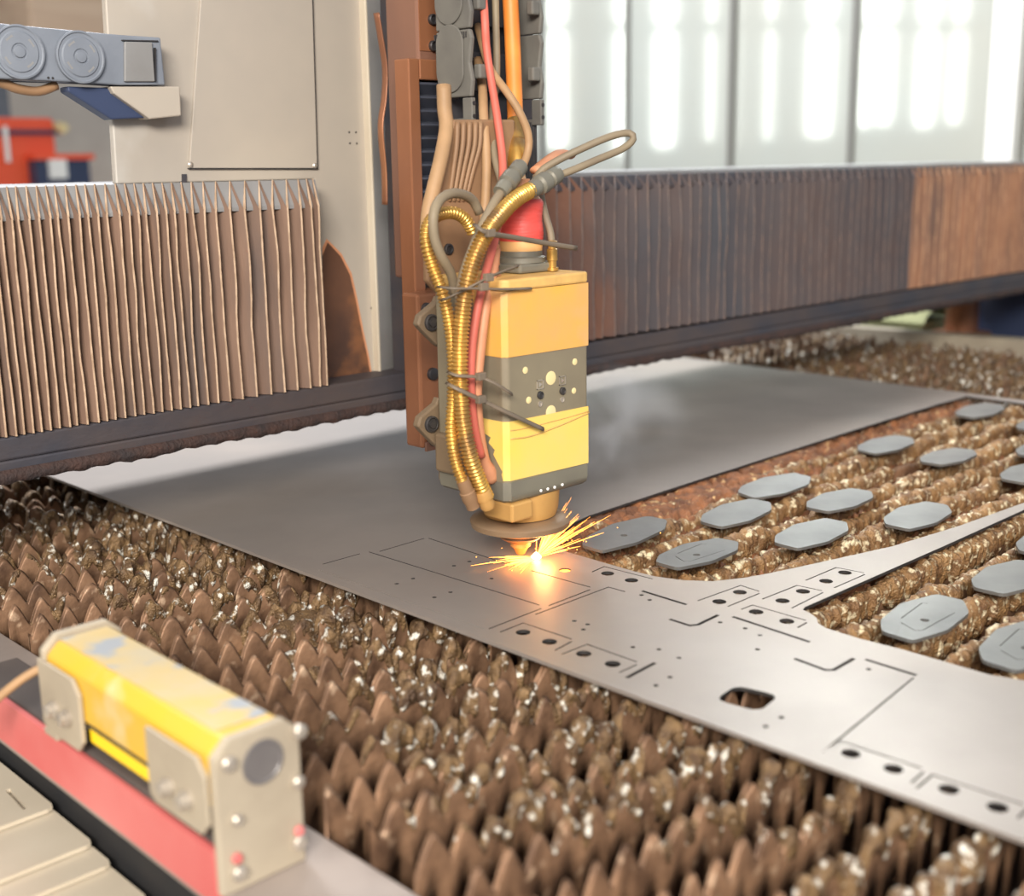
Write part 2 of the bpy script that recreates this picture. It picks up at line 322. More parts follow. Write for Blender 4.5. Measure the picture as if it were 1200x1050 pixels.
# ------------------------------------------------------------------ bed frame
bf = thing('cutting_bed', 'grey dusty cutting bed filled with rows of brown serrated slats', 'cutting bed', (0.8, 0.1, -0.9))
MB().box(-0.648, -0.545, -1.15, 1.6, -0.075, -0.05).box(-0.56, -0.545, -1.15, 1.6, -0.32, -0.0751).build('side_rail', 'frame', bf, bevel=0.002)
MB().add([(2.175, 1.6, -0.004), (2.34, -0.1, -0.004), (2.40, -0.1, -0.004), (2.24, 1.6, -0.004), (2.175, 1.6, -0.32), (2.34, -0.1, -0.32), (2.40, -0.1, -0.32), (2.24, 1.6, -0.32)],
         [(0, 1, 2, 3), (4, 5, 6, 7), (0, 1, 5, 4), (1, 2, 6, 5), (2, 3, 7, 6), (3, 0, 4, 7)]).build('end_rail', 'bracket', bf)
MB().box(-0.545, 2.18, -1.15, 1.6, -0.34, -0.32).build('scrap_tray', 'black', bf)
MB().box(-0.60, -0.56, -1.1, 1.55, -0.9, -0.0752).build('bed_base', 'black', bf); MB().box(2.2, 2.30, -1.1, 1.55, -0.9, -0.345).build('bed_base', 'black', bf)

# ------------------------------------------------------------------ slats with slag
PITCH, TP = 0.0587, 0.0322
OPEN_T = -0.335
def slag_amount(x, y):
    n1 = fbm(x * 14 + 3, np.full_like(x, y * 14)); front = sstep(-0.52, -0.30, x + 0.34 * (n1 - 0.5) + 0.10 * float(sstep(0.0, 0.9, np.array(y))))
    front = front * (x < -0.19)
    inside = ((x > 0.055) & (x < 1.42) & (y < 0.12)).astype(float)
    far = (0.35 + 0.5 * n1) * (x > 1.45)
    return front, inside, far
for n in range(-15, 18):
    y = 0.0085 + PITCH * n; x0, x1 = -0.543, 2.165
    nt = int((x1 - x0) / TP); ns = 10
    ph = RNG.random()
    x = np.linspace(x0, x1, nt * ns + 1); u = (x - x0) / TP + ph; ti = np.floor(u); t = u - ti
    tr = h3(ti.astype(np.int64), np.full(len(x), n, np.int64), np.zeros(len(x), np.int64))
    tr2 = h3(ti.astype(np.int64), np.full(len(x), n, np.int64), np.ones(len(x), np.int64))
    fr, ins, far = slag_amount(x, y); s = np.abs(2 * t - 1)
    wear = np.clip(fr + ins * 1.0 + far * 0.6, 0, 1)
    D = 0.030 * (1 - 0.40 * wear) * (0.85 + 0.3 * tr); e = 1.25 + 0.7 * wear
    top = -0.0045 - (0.012 * wear * tr2 + 0.003 * tr) - D * s ** e
    top -= 0.010 * wear * (fbm(x * 110, np.full_like(x, y * 90)) - 0.25) + 0.010 * wear * (tr2 > 0.8)
    top = np.where(ins > 0, -0.009 - 0.10 * D * s ** 2 - 0.016 * fbm(x * 16, np.full_like(x, n * 3.3)), top)
    top = np.minimum(top, -0.0045)
    th = 0.0022 + 0.0012 * wear * fbm(x * 90, np.full_like(x, y * 50))
    wob = 0.0035 * (noise(x * 6, np.full_like(x, n * 9.1)) - 0.5)
    lev = [0, 0.006, 0.02, 0.05]
    rows = []
    for sd in (-1, 1):
        for d in (lev if sd < 0 else lev[::-1]):
            zz = top - d; bl = (0.55 if d == 0 else 1.0)
            dy = th * bl + 0.0016 * wear * (fbm(x * 120 + 9 * sd, zz * 120, n * 1.7) if d < 0.03 else 0)
            rows.append(np.stack([x, y + wob + sd * dy, zz], 1))
    rows.insert(0, np.stack([x, y + wob - th, np.full_like(x, -0.15)], 1)); rows.append(np.stack([x, y + wob + th, np.full_like(x, -0.15)], 1))
    G = np.stack(rows, 1); m, q = len(x), G.shape[1]
    sl = MB().add(G.reshape(-1, 3), grid_faces(m, q)).build('slat', 'slat', bf, smooth='all')
    # slag caked on the tips
    step = 0.0021
    X = np.arange(x0 + 0.01, x1 - 0.01, step); fr, ins, far = slag_amount(X, y)
    ztop = np.interp(X, x, top); wv = np.interp(X, x, wob); N1 = fbm(X * 70, np.full_like(X, n * 7.7)); N2 = fbm(X * 11, np.full_like(X, n * 2.9))
    rf = fr * (0.0022 + 0.016 * np.clip(N1 - 0.30, 0, 1) ** 0.8); rf = np.where(N1 < 0.33, 0, rf)
    ri = ins * (0.0095 + 0.010 * (N1 - 0.5) + 0.008 * (N2 - 0.4)); ri = np.where(N2 < 0.24, ri * 0.4, ri)
    rfar = far * 0.012 * (N1 > 0.44)
    r = np.maximum(np.maximum(rf, ri), rfar)
    live = r > 0.0012; g = 20; segs = []; mb = MB(); i = 0
    while i < len(X):
        if not live[i]: i += 1; continue
        j = i
        while j < len(X) and live[j]: j += 1
        if j - i >= 3:
            I = np.arange(i, j); th_ = np.linspace(0, 2 * np.pi, g, endpoint=False); ee = np.minimum(np.arange(len(I)), np.arange(len(I))[::-1]); cap = np.clip((ee + 0.25) / 2.0, 0.05, 1) ** 0.5
            R = (r[I] * cap)[:, None]; cz = np.where(ins[I] > 0, ztop[I] - 0.004, ztop[I] - 0.0035)[:, None]
            XX = np.repeat(X[I][:, None], g, 1); cy, sy = np.cos(th_)[None], np.sin(th_)[None]
            k = 0.62 * fbm(XX * 75, (R * cy) * 90 + n * 3.1, (R * sy) * 60 + cz * 40, 2) + 0.38 * fbm(XX * 330, (R * cy) * 300 + n * 7.1, (R * sy) * 150, 2); rib = noise(XX * 300, np.full_like(XX, n * 4.4)) - 0.5; k2 = 0.10 + 1.7 * k + 0.45 * rib
            el = np.where(sy < 0, 1.7 + 1.6 * noise(XX * 90, np.full_like(XX, n * 2.2)), 0.95)
            YY = y + wv[I][:, None] + R * cy * k2; ZZ = np.minimum(cz + R * sy * k2 * el, np.where(ins[I] > 0, -0.0015, -0.0048)[:, None])
            XX = XX + 0.0016 * (noise(YY * 300, ZZ * 300, XX * 200) - 0.5)
            mb.add(np.stack([XX, YY, ZZ], 2).reshape(-1, 3), grid_faces(len(I), g, True) + [tuple(range(g)), tuple(range((len(I) - 1) * g, len(I) * g))], 0)
            for a in range(len(mb.mi) - (len(I) - 1) * g - 2, len(mb.mi)): mb.mi[a] = 0
            if ins[I[len(I) // 2]] > 0:
                for a in range(len(mb.mi) - (len(I) - 1) * g - 2, len(mb.mi)): mb.mi[a] = 1
        i = j
    if mb.v:
        so = mb.build('slag', ['slag', 'slag_ridge'], sl, smooth='all'); so['kind'] = 'stuff'
# loose slag bridging the slats
def rubble(name, x0, x1, y0, y1, zf, label, st=0.005, m='rubble'):
    gx, gy = np.meshgrid(np.arange(x0, x1, st), np.arange(y0, y1, st), indexing='ij'); gz = zf(gx, gy)
    mb = MB().add(np.stack([gx, gy, gz], 2).reshape(-1, 3), grid_faces(*gx.shape))
    return tag(mb.build(name, m, None, smooth='all'), label, 'slag', None, 'stuff')
def zo1(x, y):
    f = fbm(x * 70, y * 70, 0, 4); hi = sstep(-0.02, 0.05, y + 0.05 * (fbm(x * 9, y * 9) - 0.5)) * (1 - sstep(0.45, 1.0, x)) + 0.75 * sstep(0.05, 0.11, y) * sstep(0.45, 0.8, x)
    return np.minimum(-0.052 + 0.034 * hi + 0.032 * (f - 0.35) + 0.018 * (fbm(x * 170, y * 170, 2, 2) - .2), -0.0052)
rubble('slag_rubble', 0.03, 1.40, -0.34, 0.14, zo1, 'rust-brown slag rubble between the ridges in the upper opening of the sheet', 0.0036)
rubble('slag_rubble', 0.03, 1.40, -0.86, -0.35, lambda x, y: -0.072 + 0.03 * (fbm(x * 40, y * 40, 3, 4) - 0.3), 'dark brown slag lying deep in the lower right opening of the sheet', 0.007)
def zfr(x, y):
    d = ((x + 0.30) / 0.10) ** 2 + ((y - 0.10) / 0.06) ** 2; d2 = ((x + 0.36) / 0.05) ** 2 + ((y - 0.02) / 0.03) ** 2
    return np.minimum(-0.085 + 0.062 * np.exp(-d) + 0.05 * np.exp(-d2) + 0.022 * (fbm(x * 60, y * 60, 5, 4) - 0.35), -0.006)
rubble('slag_rubble', -0.52, -0.22, -0.06, 0.24, zfr, 'reddish melted slag bridging the slats beside the front sheet edge', 0.005, 'slag')

# ------------------------------------------------------------------ the steel sheet
outer = [(-0.2475, 1.25), (-0.2405, 0.2), (-0.230, -0.734), (-0.226, -1.10), (1.440, -1.10), (1.440, 1.25)]
open1 = [(0.046, -0.005), (0.046, -0.119), (0.049, -0.151), (0.061, -0.185), (0.083, -0.213), (0.119, -0.233), (0.153, -0.245), (0.233, -0.267), (0.356, -0.299), (0.50, -0.318), (0.677, -0.331), (1.405, -0.331),
         (1.405, 0.118), (1.292, 0.121), (0.952, 0.116), (0.663, 0.107), (0.42, 0.099), (0.192, 0.089), (0.152, 0.081), (0.075, 0.045)]
open2 = [(1.405, -0.349), (0.4, -0.347), (0.083, -0.343), (0.074, -0.346), (0.071, -0.357), (0.062, -0.372), (0.050, -0.381), (0.043, -0.395), (0.041, -0.439), (0.045, -0.483), (0.045, -0.579), (0.055, -0.609), (0.08, -0.64), (0.14, -0.68), (0.3, -0.73), (0.7, -0.86), (1.405, -0.90)]
H = [open1, open2]
H.append(rnd_poly(px([(838, 820), (862, 803), (913, 815), (890, 834)]), 0.012))
thin, fat = 0.0020, 0.0046
for l in ([(371, 667), (570, 738)], [(570, 738), (637, 712)], [(430, 646), (635, 710)], [(442, 647), (500, 630)], [(500, 630), (592, 660)], [(620, 668), (695, 689)], [(694, 690), (640, 711)],
          [(375, 662), (425, 648)]):
    H.append(slot(px(l), thin, 0.004))
for l in ([(625, 721), (713, 688), (735, 694)], [(1072, 793), (964, 882)]): H.append(slot(px(l), thin))
for l in ([(751, 692), (806, 709)], [(783, 725), (808, 733), (818, 732), (843, 720)], [(857, 722), (951, 753)], [(929, 771), (967, 785), (977, 785), (1002, 771)], [(1012, 772), (1076, 792)], [(733, 795), (769, 776)]):
    H.append(slot(px(l), fat, 0.002))
tabs = [([(583, 742), (613, 730), (673, 750), (647, 764)], [(613, 741), (644, 752)]), ([(655, 768), (688, 755), (750, 777), (722, 790)], [(684, 766), (718, 778)]),
        ([(962, 883), (984, 868), (1085, 902), (1065, 920)], [(997, 883), (1047, 901)]), ([(1071, 926), (1093, 908), (1206, 945), (1190, 962)], [(1112, 925), (1169, 946)]),
        ([(692, 671), (708, 664), (767, 679)], [(712, 672), (740, 680)]), ([(815, 705), (868, 686), (893, 694), (850, 712)], [(843, 705), (867, 694)]),
        ([(891, 703), (934, 686), (967, 693), (925, 714)], [(917, 704), (941, 693)]), ([(942, 681), (980, 665), (1016, 672), (975, 690)], [(968, 681), (990, 671)]),
        ([(866, 715), (882, 709), (948, 728), (932, 737)], [(886, 717), (922, 728)])]
for o_, hs in tabs:
    P = px(o_); c = np.mean(P, 0)
    if len(P) == 4:
        H.append(slot([P[0], P[1], P[2]], thin, 0.004)); H.append(slot([P[2], P[3]], thin, 0.005))
    else: H.append(slot(P, thin, 0.003))
    for h in hs: H.append(circle(px([h])[0], 0.0082, 18))
dots = z8([(339, 263), (386, 275), (371, 293), (545, 355), (637, 363), (707, 393), (675, 461), (626, 490), (575, 172), (604, 189), (852, 268), (940, 289), (992, 313), (983, 363), (1067, 602), (1012, 634)]) + z5([(472, 577)])
dots += [(465, 684), (484, 678), (509, 700), (528, 694), (532, 663), (550, 658), (576, 678)]
for d in dots: H.append(circle(px([d])[0], 0.0028, 10))
H.append(circle(px([(662, 668)])[0], 0.0075, 16))
sheet = plate('steel_sheet', outer, H, 0.0, 0.004, 'sheet')
MT['cut_edge'] = mat('dark_cut_edge', (58, 54, 52), (44, 42, 42), 30, 0.6, 0.3)
sheet.data.materials.append(MT['cut_edge'])
for f in sheet.data.polygons:                # dark walls on every cut; the outer rim keeps the sheet colour
    if abs(f.normal.z) < 0.5 and -0.215 < f.center.x < 1.43: f.material_index = 1
tag(sheet, 'large grey steel sheet being laser cut, lying on the slats', 'sheet')

# ------------------------------------------------------------------ cut parts lying in the openings
OCT = [(-.070, .016), (-.073, -.020), (-.022, -.036), (.040, -.034), (.073, -.014), (.072, .018), (.018, .036), (-.042, .031)]
plist = [((733, 625), 6, 'grooveless', 'octagonal cut plate with one hole, beside the orange sparks', 0.17, 2),
         ((818, 648), 3, 'ring', 'octagonal cut plate with grooved outline and hole, nearest to the curved sheet edge', 0.0, -2),
         ((863, 601), 5, '', 'plain octagonal cut plate lying just behind the one with grooved outline', 0.0, 2),
         ((908, 569), -4, '', 'tilted octagonal cut plate showing its pale edge, beside the upper sheet edge', 0.0, 5),
         ((951, 625), 4, '', 'plain octagonal cut plate in the middle of the upper opening, right of the grooved plate', 0.0, 1),
         ((984, 586), 4, '', 'plain octagonal cut plate just right of the tilted pale-edged one', 0.0, -1),
         ((1075, 604), 5, '', 'plain octagonal cut plate nearest to the narrow diagonal strip of the sheet', 0.0, 1),
         ((1038, 521), 2, '', 'pale worn octagonal cut plate on the rusty slag by the upper sheet edge', 0.0, 2),
         ((1111, 535), 4, '', 'plain octagonal cut plate right of the pale worn plate on rusty slag', 0.0, -2),
         ((1148, 481), 2, '', 'farthest octagonal cut plate, beside the thin bar at the far sheet end', 0.0, 3),
         ((1206, 554), 4, '', 'octagonal cut plate cut off by the right picture edge, above the diagonal strip', 0.0, 0),
         ((1222, 526), 4, '', 'octagonal cut plate at the right picture edge, second below the thin bar', 0.0, 1),
         ((1220, 497), 3, '', 'octagonal cut plate at the right picture edge, right below the thin bar', 0.0, 0),
         ((1083, 723), 4, 'ring', 'octagonal cut plate with grooved outline and hole, in the corner of the lower opening', 0.0, 2),
         ((1184, 676), 4, '', 'plain octagonal cut plate in the lower opening near the right picture edge', 0.0, -2),
         ((1200, 755), 4, 'ring', 'octagonal cut plate with grooved outline and hole at the lower right', 0.0, 2),
         ((1232, 634), 4, '', 'octagonal cut plate half out of frame below the diagonal strip', 0.0, 1)]
for (c, rot, kind, lab, ln, tilt) in plist:
    cx, cy, _ = az(*c, 0.004); ra = math.radians(rot); k = 1.12 if ln else 1.0
    hs = []
    O = [(x * k, yy) for x, yy in OCT]
    if kind: hs.append(circle((-0.012, -0.006), 0.0048, 14))
    if kind == 'ring':
        hs.append(slot([(.030, -.022), (-.040, -.016), (-.046, -.010), (-.034, .012)], 0.0012, 0.001)); hs.append(slot([(-.024, .016), (.034, .018), (.038, .012)], 0.0012, 0.001))
    o = plate('cut_plate', rnd_poly(O, 0.006, 3), hs, 0.0, 0.004, 'part')
    o.location = (cx, cy, 0.0055); o.rotation_euler = (math.radians(tilt * 0.5), math.radians(-tilt * 0.45), ra)
    tag(o, lab, 'cut plate', 'octagonal cut plates lying on the slats')

# ------------------------------------------------------------------ gantry beam, bellows
gb = thing('gantry', 'dark sooty gantry crossing low over the steel sheet', 'gantry', (0.6, 0.6, 0.12))
MB().box(-1.6, 2.7, 0.505, 0.80, 0.1805, 0.468).build('beam_body', 'soot', gb)
MB().box(-1.6, 2.7, 0.432, 0.83, 0.13, 0.1478).box(-1.6, 2.7, 0.432, 0.4875, 0.148, 0.177).box(-1.6, 2.7, 0.505, 0.83, 0.148, 0.180).build('lower_flange', 'soot', gb, bevel=0.003)
xs = np.arange(-1.6, 2.7, 0.008); zz = 0.121 + 0.006 * (fbm(xs * 30, xs * 0) - 0.5) + 0.0012 * np.sin(xs * 190); yy = 0.425 + 0.003 * (noise(xs * 40, xs * 0 + 5) - 0.5)
G = np.stack([np.stack([xs, yy + 0.006, xs * 0 + 0.137], 1), np.stack([xs, yy, xs * 0 + 0.132], 1), np.stack([xs, yy, zz], 1), np.stack([xs, yy + 0.02, zz], 1), np.stack([xs, xs * 0 + 0.83, xs * 0 + 0.1295], 1)], 1)
MB().add(G.reshape(-1, 3), grid_faces(len(xs), 5)).build('slag_crust', 'crust', gb, smooth='all')
MB().box(-1.6, 2.7, 0.503, 0.81, 0.4685, 0.477).build('top_plate', 'carriage_edge', gb)

def bellows(name, label, fronts, mats, lo, hi):
    t = thing(name, label, 'bellows', ((fronts[0] + fronts[-1]) / 2, 0.45, 0.18))
    yb, yf = 0.445, 0.428
    for i in range(1, len(fronts) - 1):
        xf = fronts[i]; xl = (fronts[i - 1] + xf) / 2; xr = (xf + fronts[i + 1]) / 2
        nz = 14; zs = np.linspace(0, 1, nz); sd = random.random() * 50
        jit = 0.0030 * (fbm(zs * 5, zs * 0 + sd) - 0.5) * np.minimum(1, zs * 3 + .2); curl = 0.006 * (noise(zs * 3, zs * 0 + sd + 9) - 0.5) + 0.0012 * noise(zs * 30, zs * 0 + sd)
        hf, hb = hi[0] + 0.002 * (random.random() - .5), hi[1]
        def row(x, yv, zt, j=1.0, c=1.0):
            return np.stack([x + jit * j, yv + curl * c, lo + (zt - lo) * zs], 1)
        e = min(0.0016, (xr - xl) * 0.14)
        L_ = row(xl, yb, hb, 0.3, 0); A = row(xf - e, yf + 0.0006, hf); F = row(xf, yf - 0.0012, hf + 0.0008); B = row(xf + e, yf + 0.0006, hf); R_ = row(xr, yb, hb, 0.3, 0)
        Ri = row(xr - 0.0012, yb + 0.0005, hb - .0005, 0.3, 0); Fi = row(xf, yf + 0.005, hf - .0004); Li = row(xl + 0.0012, yb + 0.0005, hb - .0005, 0.3, 0)
        G = np.stack([L_, A, F, B, R_, Ri, Fi, Li], 1); mb = MB()
        fs = grid_faces(nz, 8, True); mb.add(G.reshape(-1, 3), fs)
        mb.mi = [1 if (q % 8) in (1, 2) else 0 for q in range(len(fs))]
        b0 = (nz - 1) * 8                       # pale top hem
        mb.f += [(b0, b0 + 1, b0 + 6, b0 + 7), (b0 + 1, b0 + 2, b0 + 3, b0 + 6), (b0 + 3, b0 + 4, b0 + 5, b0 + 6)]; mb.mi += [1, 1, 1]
        mm = mats(xf); mb.build('pleat', mm, t, smooth=True)
    mb = MB(); a, b = fronts[0], fronts[-1]
    mb.prism([(a, .487, hi[1] - .0015), (a, yb + .0015, hi[1] - .0015), (a, yf + .009, hi[0] + .003), (a, yf + .009, hi[0] - .002), (a, yb + .0015, hi[1] - .008), (a, .487, hi[1] - .008)], (b - a, 0, 0)).build('top_strip', 'carriage_edge' if name == 'bellows_cover' and lo == 0.178 else 'soot', t)
    return t
zx = [5, 32, 58, 87, 118, 147, 172, 200, 235, 262, 288, 318, 350, 378, 405, 433, 460, 487, 515, 543, 571, 604, 638, 678, 722, 765, 805, 845, 884, 914, 934, 950]
fr = [float(ay(v / 2.5, 250, 0.428)[0]) for v in zx]; d0 = fr[1] - fr[0]
fr = [fr[0] - d0 * k for k in range(16, 0, -1)] + fr
bellows('bellows_cover', 'dusty brown pleated bellows left of the carriage', fr, lambda x: ['pleat', 'pleat_edge'], 0.178, (0.440, 0.479))
fr = list(np.arange(0.30, 2.72, 0.0305) + 0.002 * RNG.standard_normal(len(np.arange(0.30, 2.72, 0.0305))))
bellows('bellows_cover', 'dark sooty pleated bellows turning orange-brown at the right picture edge', fr,
        lambda x: ['pleat_orange', 'pleat_orange_edge'] if x > 1.72 else ['pleat_dark', 'pleat_dark_edge'], 0.182, (0.449, 0.473))

# ------------------------------------------------------------------ carriage
cg = thing('carriage_housing', 'pale dusty sheet-metal carriage housing above and beside the left bellows', 'housing', (-0.05, 0.55, 0.135))
CY = 0.489
def yplate(mb, pts, Y, d, mi=0): return mb.prism([ay(x, y, Y) for x, y in pts], (0, d, 0), mi)
MB().prism([(-0.292, CY, 0.4775), (0.024, CY, 0.4775), (0.024, CY, 0.150), (0.125, CY, 0.148), (0.125, CY, 1.1), (-0.275, CY, 1.1)], (0, 0.012, 0)).build('front_panel', 'carriage', cg, bevel=0.002)
MB().prism([(0.1255, CY - 0.012, 0.138), (0.160, CY - 0.004, 0.138), (0.160, CY - 0.004, 1.1), (0.1255, CY - 0.012, 1.1)], (0, 0.02, 0)).build('edge_flange', 'carriage_edge', cg, bevel=0.003)
MB().prism([(0.121, CY - 0.014, 0.14), (0.1254, CY - 0.014, 0.14), (0.1254, CY - 0.014, 1.1), (0.121, CY - 0.014, 1.1)], (0, 0.016, 0)).build('edge_bead', 'cover', cg, bevel=0.0015)
MB().box(0.0, 0.155, CY + 0.0125, 0.72, 0.478, 1.1).build('housing_body', 'carriage', cg)
pts = [(222, 197), (372, 197), (365, -40), (238, -40)]
ap = yplate(MB(), pts, CY - 0.0042, 0.004).build('access_panel', 'carriage', cg, bevel=0.0008)
P = [ay(x, y, CY - 0.0044) for x, y in [(221.5, 198), (373, 198), (366, -40)]]
MB().prism([P[0], P[1], P[1] + (0, 0, .0014), P[0] + (0, 0, .0014)], (0, .0042, 0)).prism([P[1], P[2], P[2] + (-.0012, 0, 0), P[1] + (-.0012, 0, 0)], (0, .0042, 0)).build('panel_seam', 'bolt', ap)
for x, y in ((223, 193), (369, 194)):
    p = ay(x, y, CY - 0.0042); MB().lathe(p, (0, -1, 0), [(0, .0042), (.001, .0042), (.0026, .0026), (.003, .0008)], 14).build('screw', 'steel', ap, smooth=True)
for x, y in ((409, 155), (417, 155), (410, 168), (418, 168), (435, 331), (435, 361)):
    p = ay(x, y, CY); MB().cyl(p, (0, -1, 0), .0016, .0006, 10).build('small_hole', 'bolt', cg)
yplate(MB(), [(383, 280), (400, 297), (412, 320), (419, 351), (426, 388), (433, 420), (439, 459), (378, 459), (378, 290)], CY - 0.0008, 0.0007).build('wedge_rim', 'hose_pink', cg)
yplate(MB(), [(384, 284), (399, 300), (410, 322), (417, 352), (424, 388), (431, 420), (437, 458), (378, 458), (378, 300)], CY - 0.0013, 0.001).build('dark_wedge_plate', 'tint', cg)  # thin dark brown wedge with a paler rim, laid on the panel
yplate(MB(), [(205, 217), (214, 212), (214, 204), (219, 204), (219, 217)], CY - .003, .003).build('clip', 'soot', cg)
# bracket and the horizontal cable chain joining the carriage from the left
ch = thing('cable_chain', 'blue-grey horizontal cable chain with round link discs, upper left', 'cable chain', (-0.4, 0.46, 0.6))
KY = 0.452
def zp(l): return [(x / 4.567, y / 4.565) for x, y in l]
def link(c, r=0.0315):
    lk = MB().lathe((c[0], KY - .001, c[2]), (0, -1, 0), [(0, r), (.004, r), (.0045, r - .002), (.0030, r - .0035), (.0030, r - .007), (.0045, r - .0085), (.005, .010), (.0035, .0095), (.0035, .0075), (.0055, .0065), (.006, .002)], 40).build('link_disc', 'chain_blue', ch, smooth=True)
    for a in (0.6, 3.75, 2.2, 5.4):
        m2 = MB(); ca, sa = math.cos(a), math.sin(a); q = np.array([c[0] + ca * .018, KY - .0057, c[2] + sa * .018]); tdir = np.array([-sa, 0, ca]) * .005; rd = np.array([ca, 0, sa]) * .002
        m2.prism([q - tdir - rd, q + tdir - rd, q + tdir + rd, q - tdir + rd], (0, .004, 0)).build('slot_insert', 'carriage_edge', lk)
cs = [ay(x / 4.567, y / 4.565, KY) for x, y in ((95, 278), (424, 306))]
stp = cs[0] - cs[1]
yplate(MB(), zp([(-700, 60), (0, 125), (640, 186), (860, 200), (885, 455), (640, 456), (420, 440), (0, 420), (-700, 380)]), KY, 0.03).build('side_plate', 'chain_blue', ch, bevel=0.002)
for k in range(-3, 1): link(cs[0] - stp * 0 + (cs[0] - cs[1]) * (-k)) if k < 0 else link(cs[0])
link(cs[1])
yplate(MB(), zp([(655, 212), (845, 216), (850, 222), (655, 218)]), KY - .003, .003).build('end_frame', 'bolt', ch)
yplate(MB(), zp([(668, 222), (815, 226), (830, 436), (668, 436)]), KY - .004, .004).build('end_panel', 'carriage_edge', ch, bevel=0.001)
yplate(MB(), zp([(828, 255), (836, 255), (838, 436), (830, 436)]), KY - .004, .004).build('end_slit', 'bolt', ch)
for x, y in ((258, 416), (282, 418)):
    MB().cyl(ay(x / 4.567, y / 4.565, KY), (0, -1, 0), .0015, .0007, 10).build('pin_hole', 'bolt', ch)
MB().box(-1.0, -0.26, KY + .03, KY + .036, cs[1][2] - .03, cs[1][2] + .02).build('inner_rail', 'chain_in', ch)
br = thing('chain_bracket', 'folded steel bracket under the horizontal cable chain end', 'bracket', (-0.25, 0.46, 0.55))
yplate(MB(), zp([(362, 462), (590, 470), (605, 500), (800, 630), (600, 640), (365, 490)]), KY + .012, .024).build('sloped_arm', 'navy', br, bevel=0.002)
yplate(MB(), zp([(590, 462), (965, 462), (972, 620), (805, 638), (610, 500)]), KY + .003, .031).build('end_block', 'carriage', br, bevel=0.002)
MB().tube([ay(-60, 88, .47), ay(0, 97, .47), ay(20, 104, .47), ay(45, 107, .47), ay(66, 100, .47)], .006, 10).build('hanging_cable', 'tan', br, smooth='all')

# ------------------------------------------------------------------ vertical slide behind the cutting head
zc = thing('vertical_slide', 'copper-brown dusty vertical slide column with dark accordion cover', 'slide', (0.06, 0.34, 0.12))
MB().box(0.036, 0.20, 0.255, 0.322, 0.34, 1.1).build('column', ['brown'], zc, bevel=0.004)
MB().box(0.039, 0.20, 0.2535, 0.2549, 0.645, 1.1).build('bolted_face', 'copper', zc)
for x, y in ((506, 23), (521, 26), (507, 54), (521, 56)):
    p = ay(x, y, 0.2535); MB().lathe(p, (0, -1, 0), [(0, .0072), (.004, .0072), (.0055, .006), (.0045, .0045), (.003, .004)], 18).build('bolt', 'bolt', zc, smooth=True)
MB().box(0.148, 0.34, 0.3385, 0.4755, 0.16, 1.1).build('side_casting', 'soot', zc, bevel=0.004)
# accordion in a picture-frame shaped guard
fx0, fx1 = float(ay(475, 150, .235)[0]), 0.17; fz1 = float(ay(480, 69, .235)[2]); ix0 = float(ay(488, 150, .235)[0]); iz1 = float(ay(490, 94, .235)[2])
gd = MB().box(fx0, ix0, .225, .2545, .13, fz1).box(ix0, fx1, .225, .2545, iz1, fz1).build('guard_frame', 'copper', zc, bevel=0.002)
zs = np.arange(iz1, 0.36, -0.0175)
for a, b in zip(zs[:-1], zs[1:]):
    MB().add([(ix0, .243, a), (fx1, .243, a), (fx1, .229, a - .003), (ix0, .229, a - .003), (ix0, .229, a - .0055), (fx1, .229, a - .0055), (fx1, .243, b), (ix0, .243, b)], [(0, 1, 2, 3), (3, 2, 5, 4), (4, 5, 6, 7)]).build('accordion_fold', 'slatcover', gd)
# lower guide block
c0 = ay(489, 345, .19); xb = float(c0[0])
MB().box(xb, xb + .09, .19, .2245, .121, float(c0[2])).build('guide_block', 'copper', zc, bevel=0.004)
MB().box(xb + .004, xb + .05, .186, .1899, .117, .130).build('block_foot', 'brown', zc, bevel=0.001)
MB().box(0.01, 0.12, .2254, .2546, .125, .33).build('rail', 'copper', zc, bevel=0.003)
for x, y in ((499, 362), (506, 438), (506, 515)):
    p = ay(x, y, .19); MB().lathe(p, (0, -1, 0), [(0, .0085), (.005, .0085), (.006, .007)], 16).build('block_bolt', 'bolt', zc, smooth=True)
# crumpled copper-coloured guard strip beside the column
gs = MB().tube([ay(441, 15, .40), ay(446, 45, .40), ay(451, 80, .40), ay(450, 115, .40), ay(446, 150, .40), ay(450, 200, .40), ay(451, 240, .40)], .007, 8, flat=0.3).build('guard_strip', 'copper', None, smooth='all')
tag(gs, 'wavy copper-brown strip in the gap beside the carriage edge', 'strip')

# ------------------------------------------------------------------ mounting plate of the head
mp = thing('head_mount', 'tan and olive mounting plate with ear lugs behind the laser head', 'mount', (-0.03, 0.11, 0.08))
yplate(MB(), [(532, 140), (604, 140), (604, 345), (515, 345), (501, 330), (500, 262), (510, 232)], .105, .010).build('upper_plate', 'tan', mp, bevel=0.003)
for k, x in enumerate((536, 543, 550, 557, 563)):
    MB().tube([ay(x, 143, .104), ay(x - 1, 170, .102), ay(x - 5 - k, 200, .104), ay(x - 10 - 2 * k, 236, .106)], .0035, 8).build('fold_rib', 'tan', mp, smooth='all')
lp = yplate(MB(), [(521, 330), (600, 330), (600, 580), (560, 580), (522, 564)], .088, .015).build('lower_plate', 'mount', mp, bevel=0.003)
for yy in (378, 497):
    lg = yplate(MB(), [(515, yy - 32), (512, yy - 24), (493, yy - 8), (490, yy + 3), (496, yy + 10), (512, yy + 26), (518, yy + 30)], .088, .012).build('ear_lug', 'mount', mp, bevel=0.003)
    p = ay(505, yy, .088); MB().lathe(p, (0, -1, 0), [(0, .0105), (.003, .0105), (.004, .0085), (.002, .0075), (.002, .005), (.005, .005), (.005, .002)], 20).build('lug_bolt', 'bolt', lg, smooth=True)
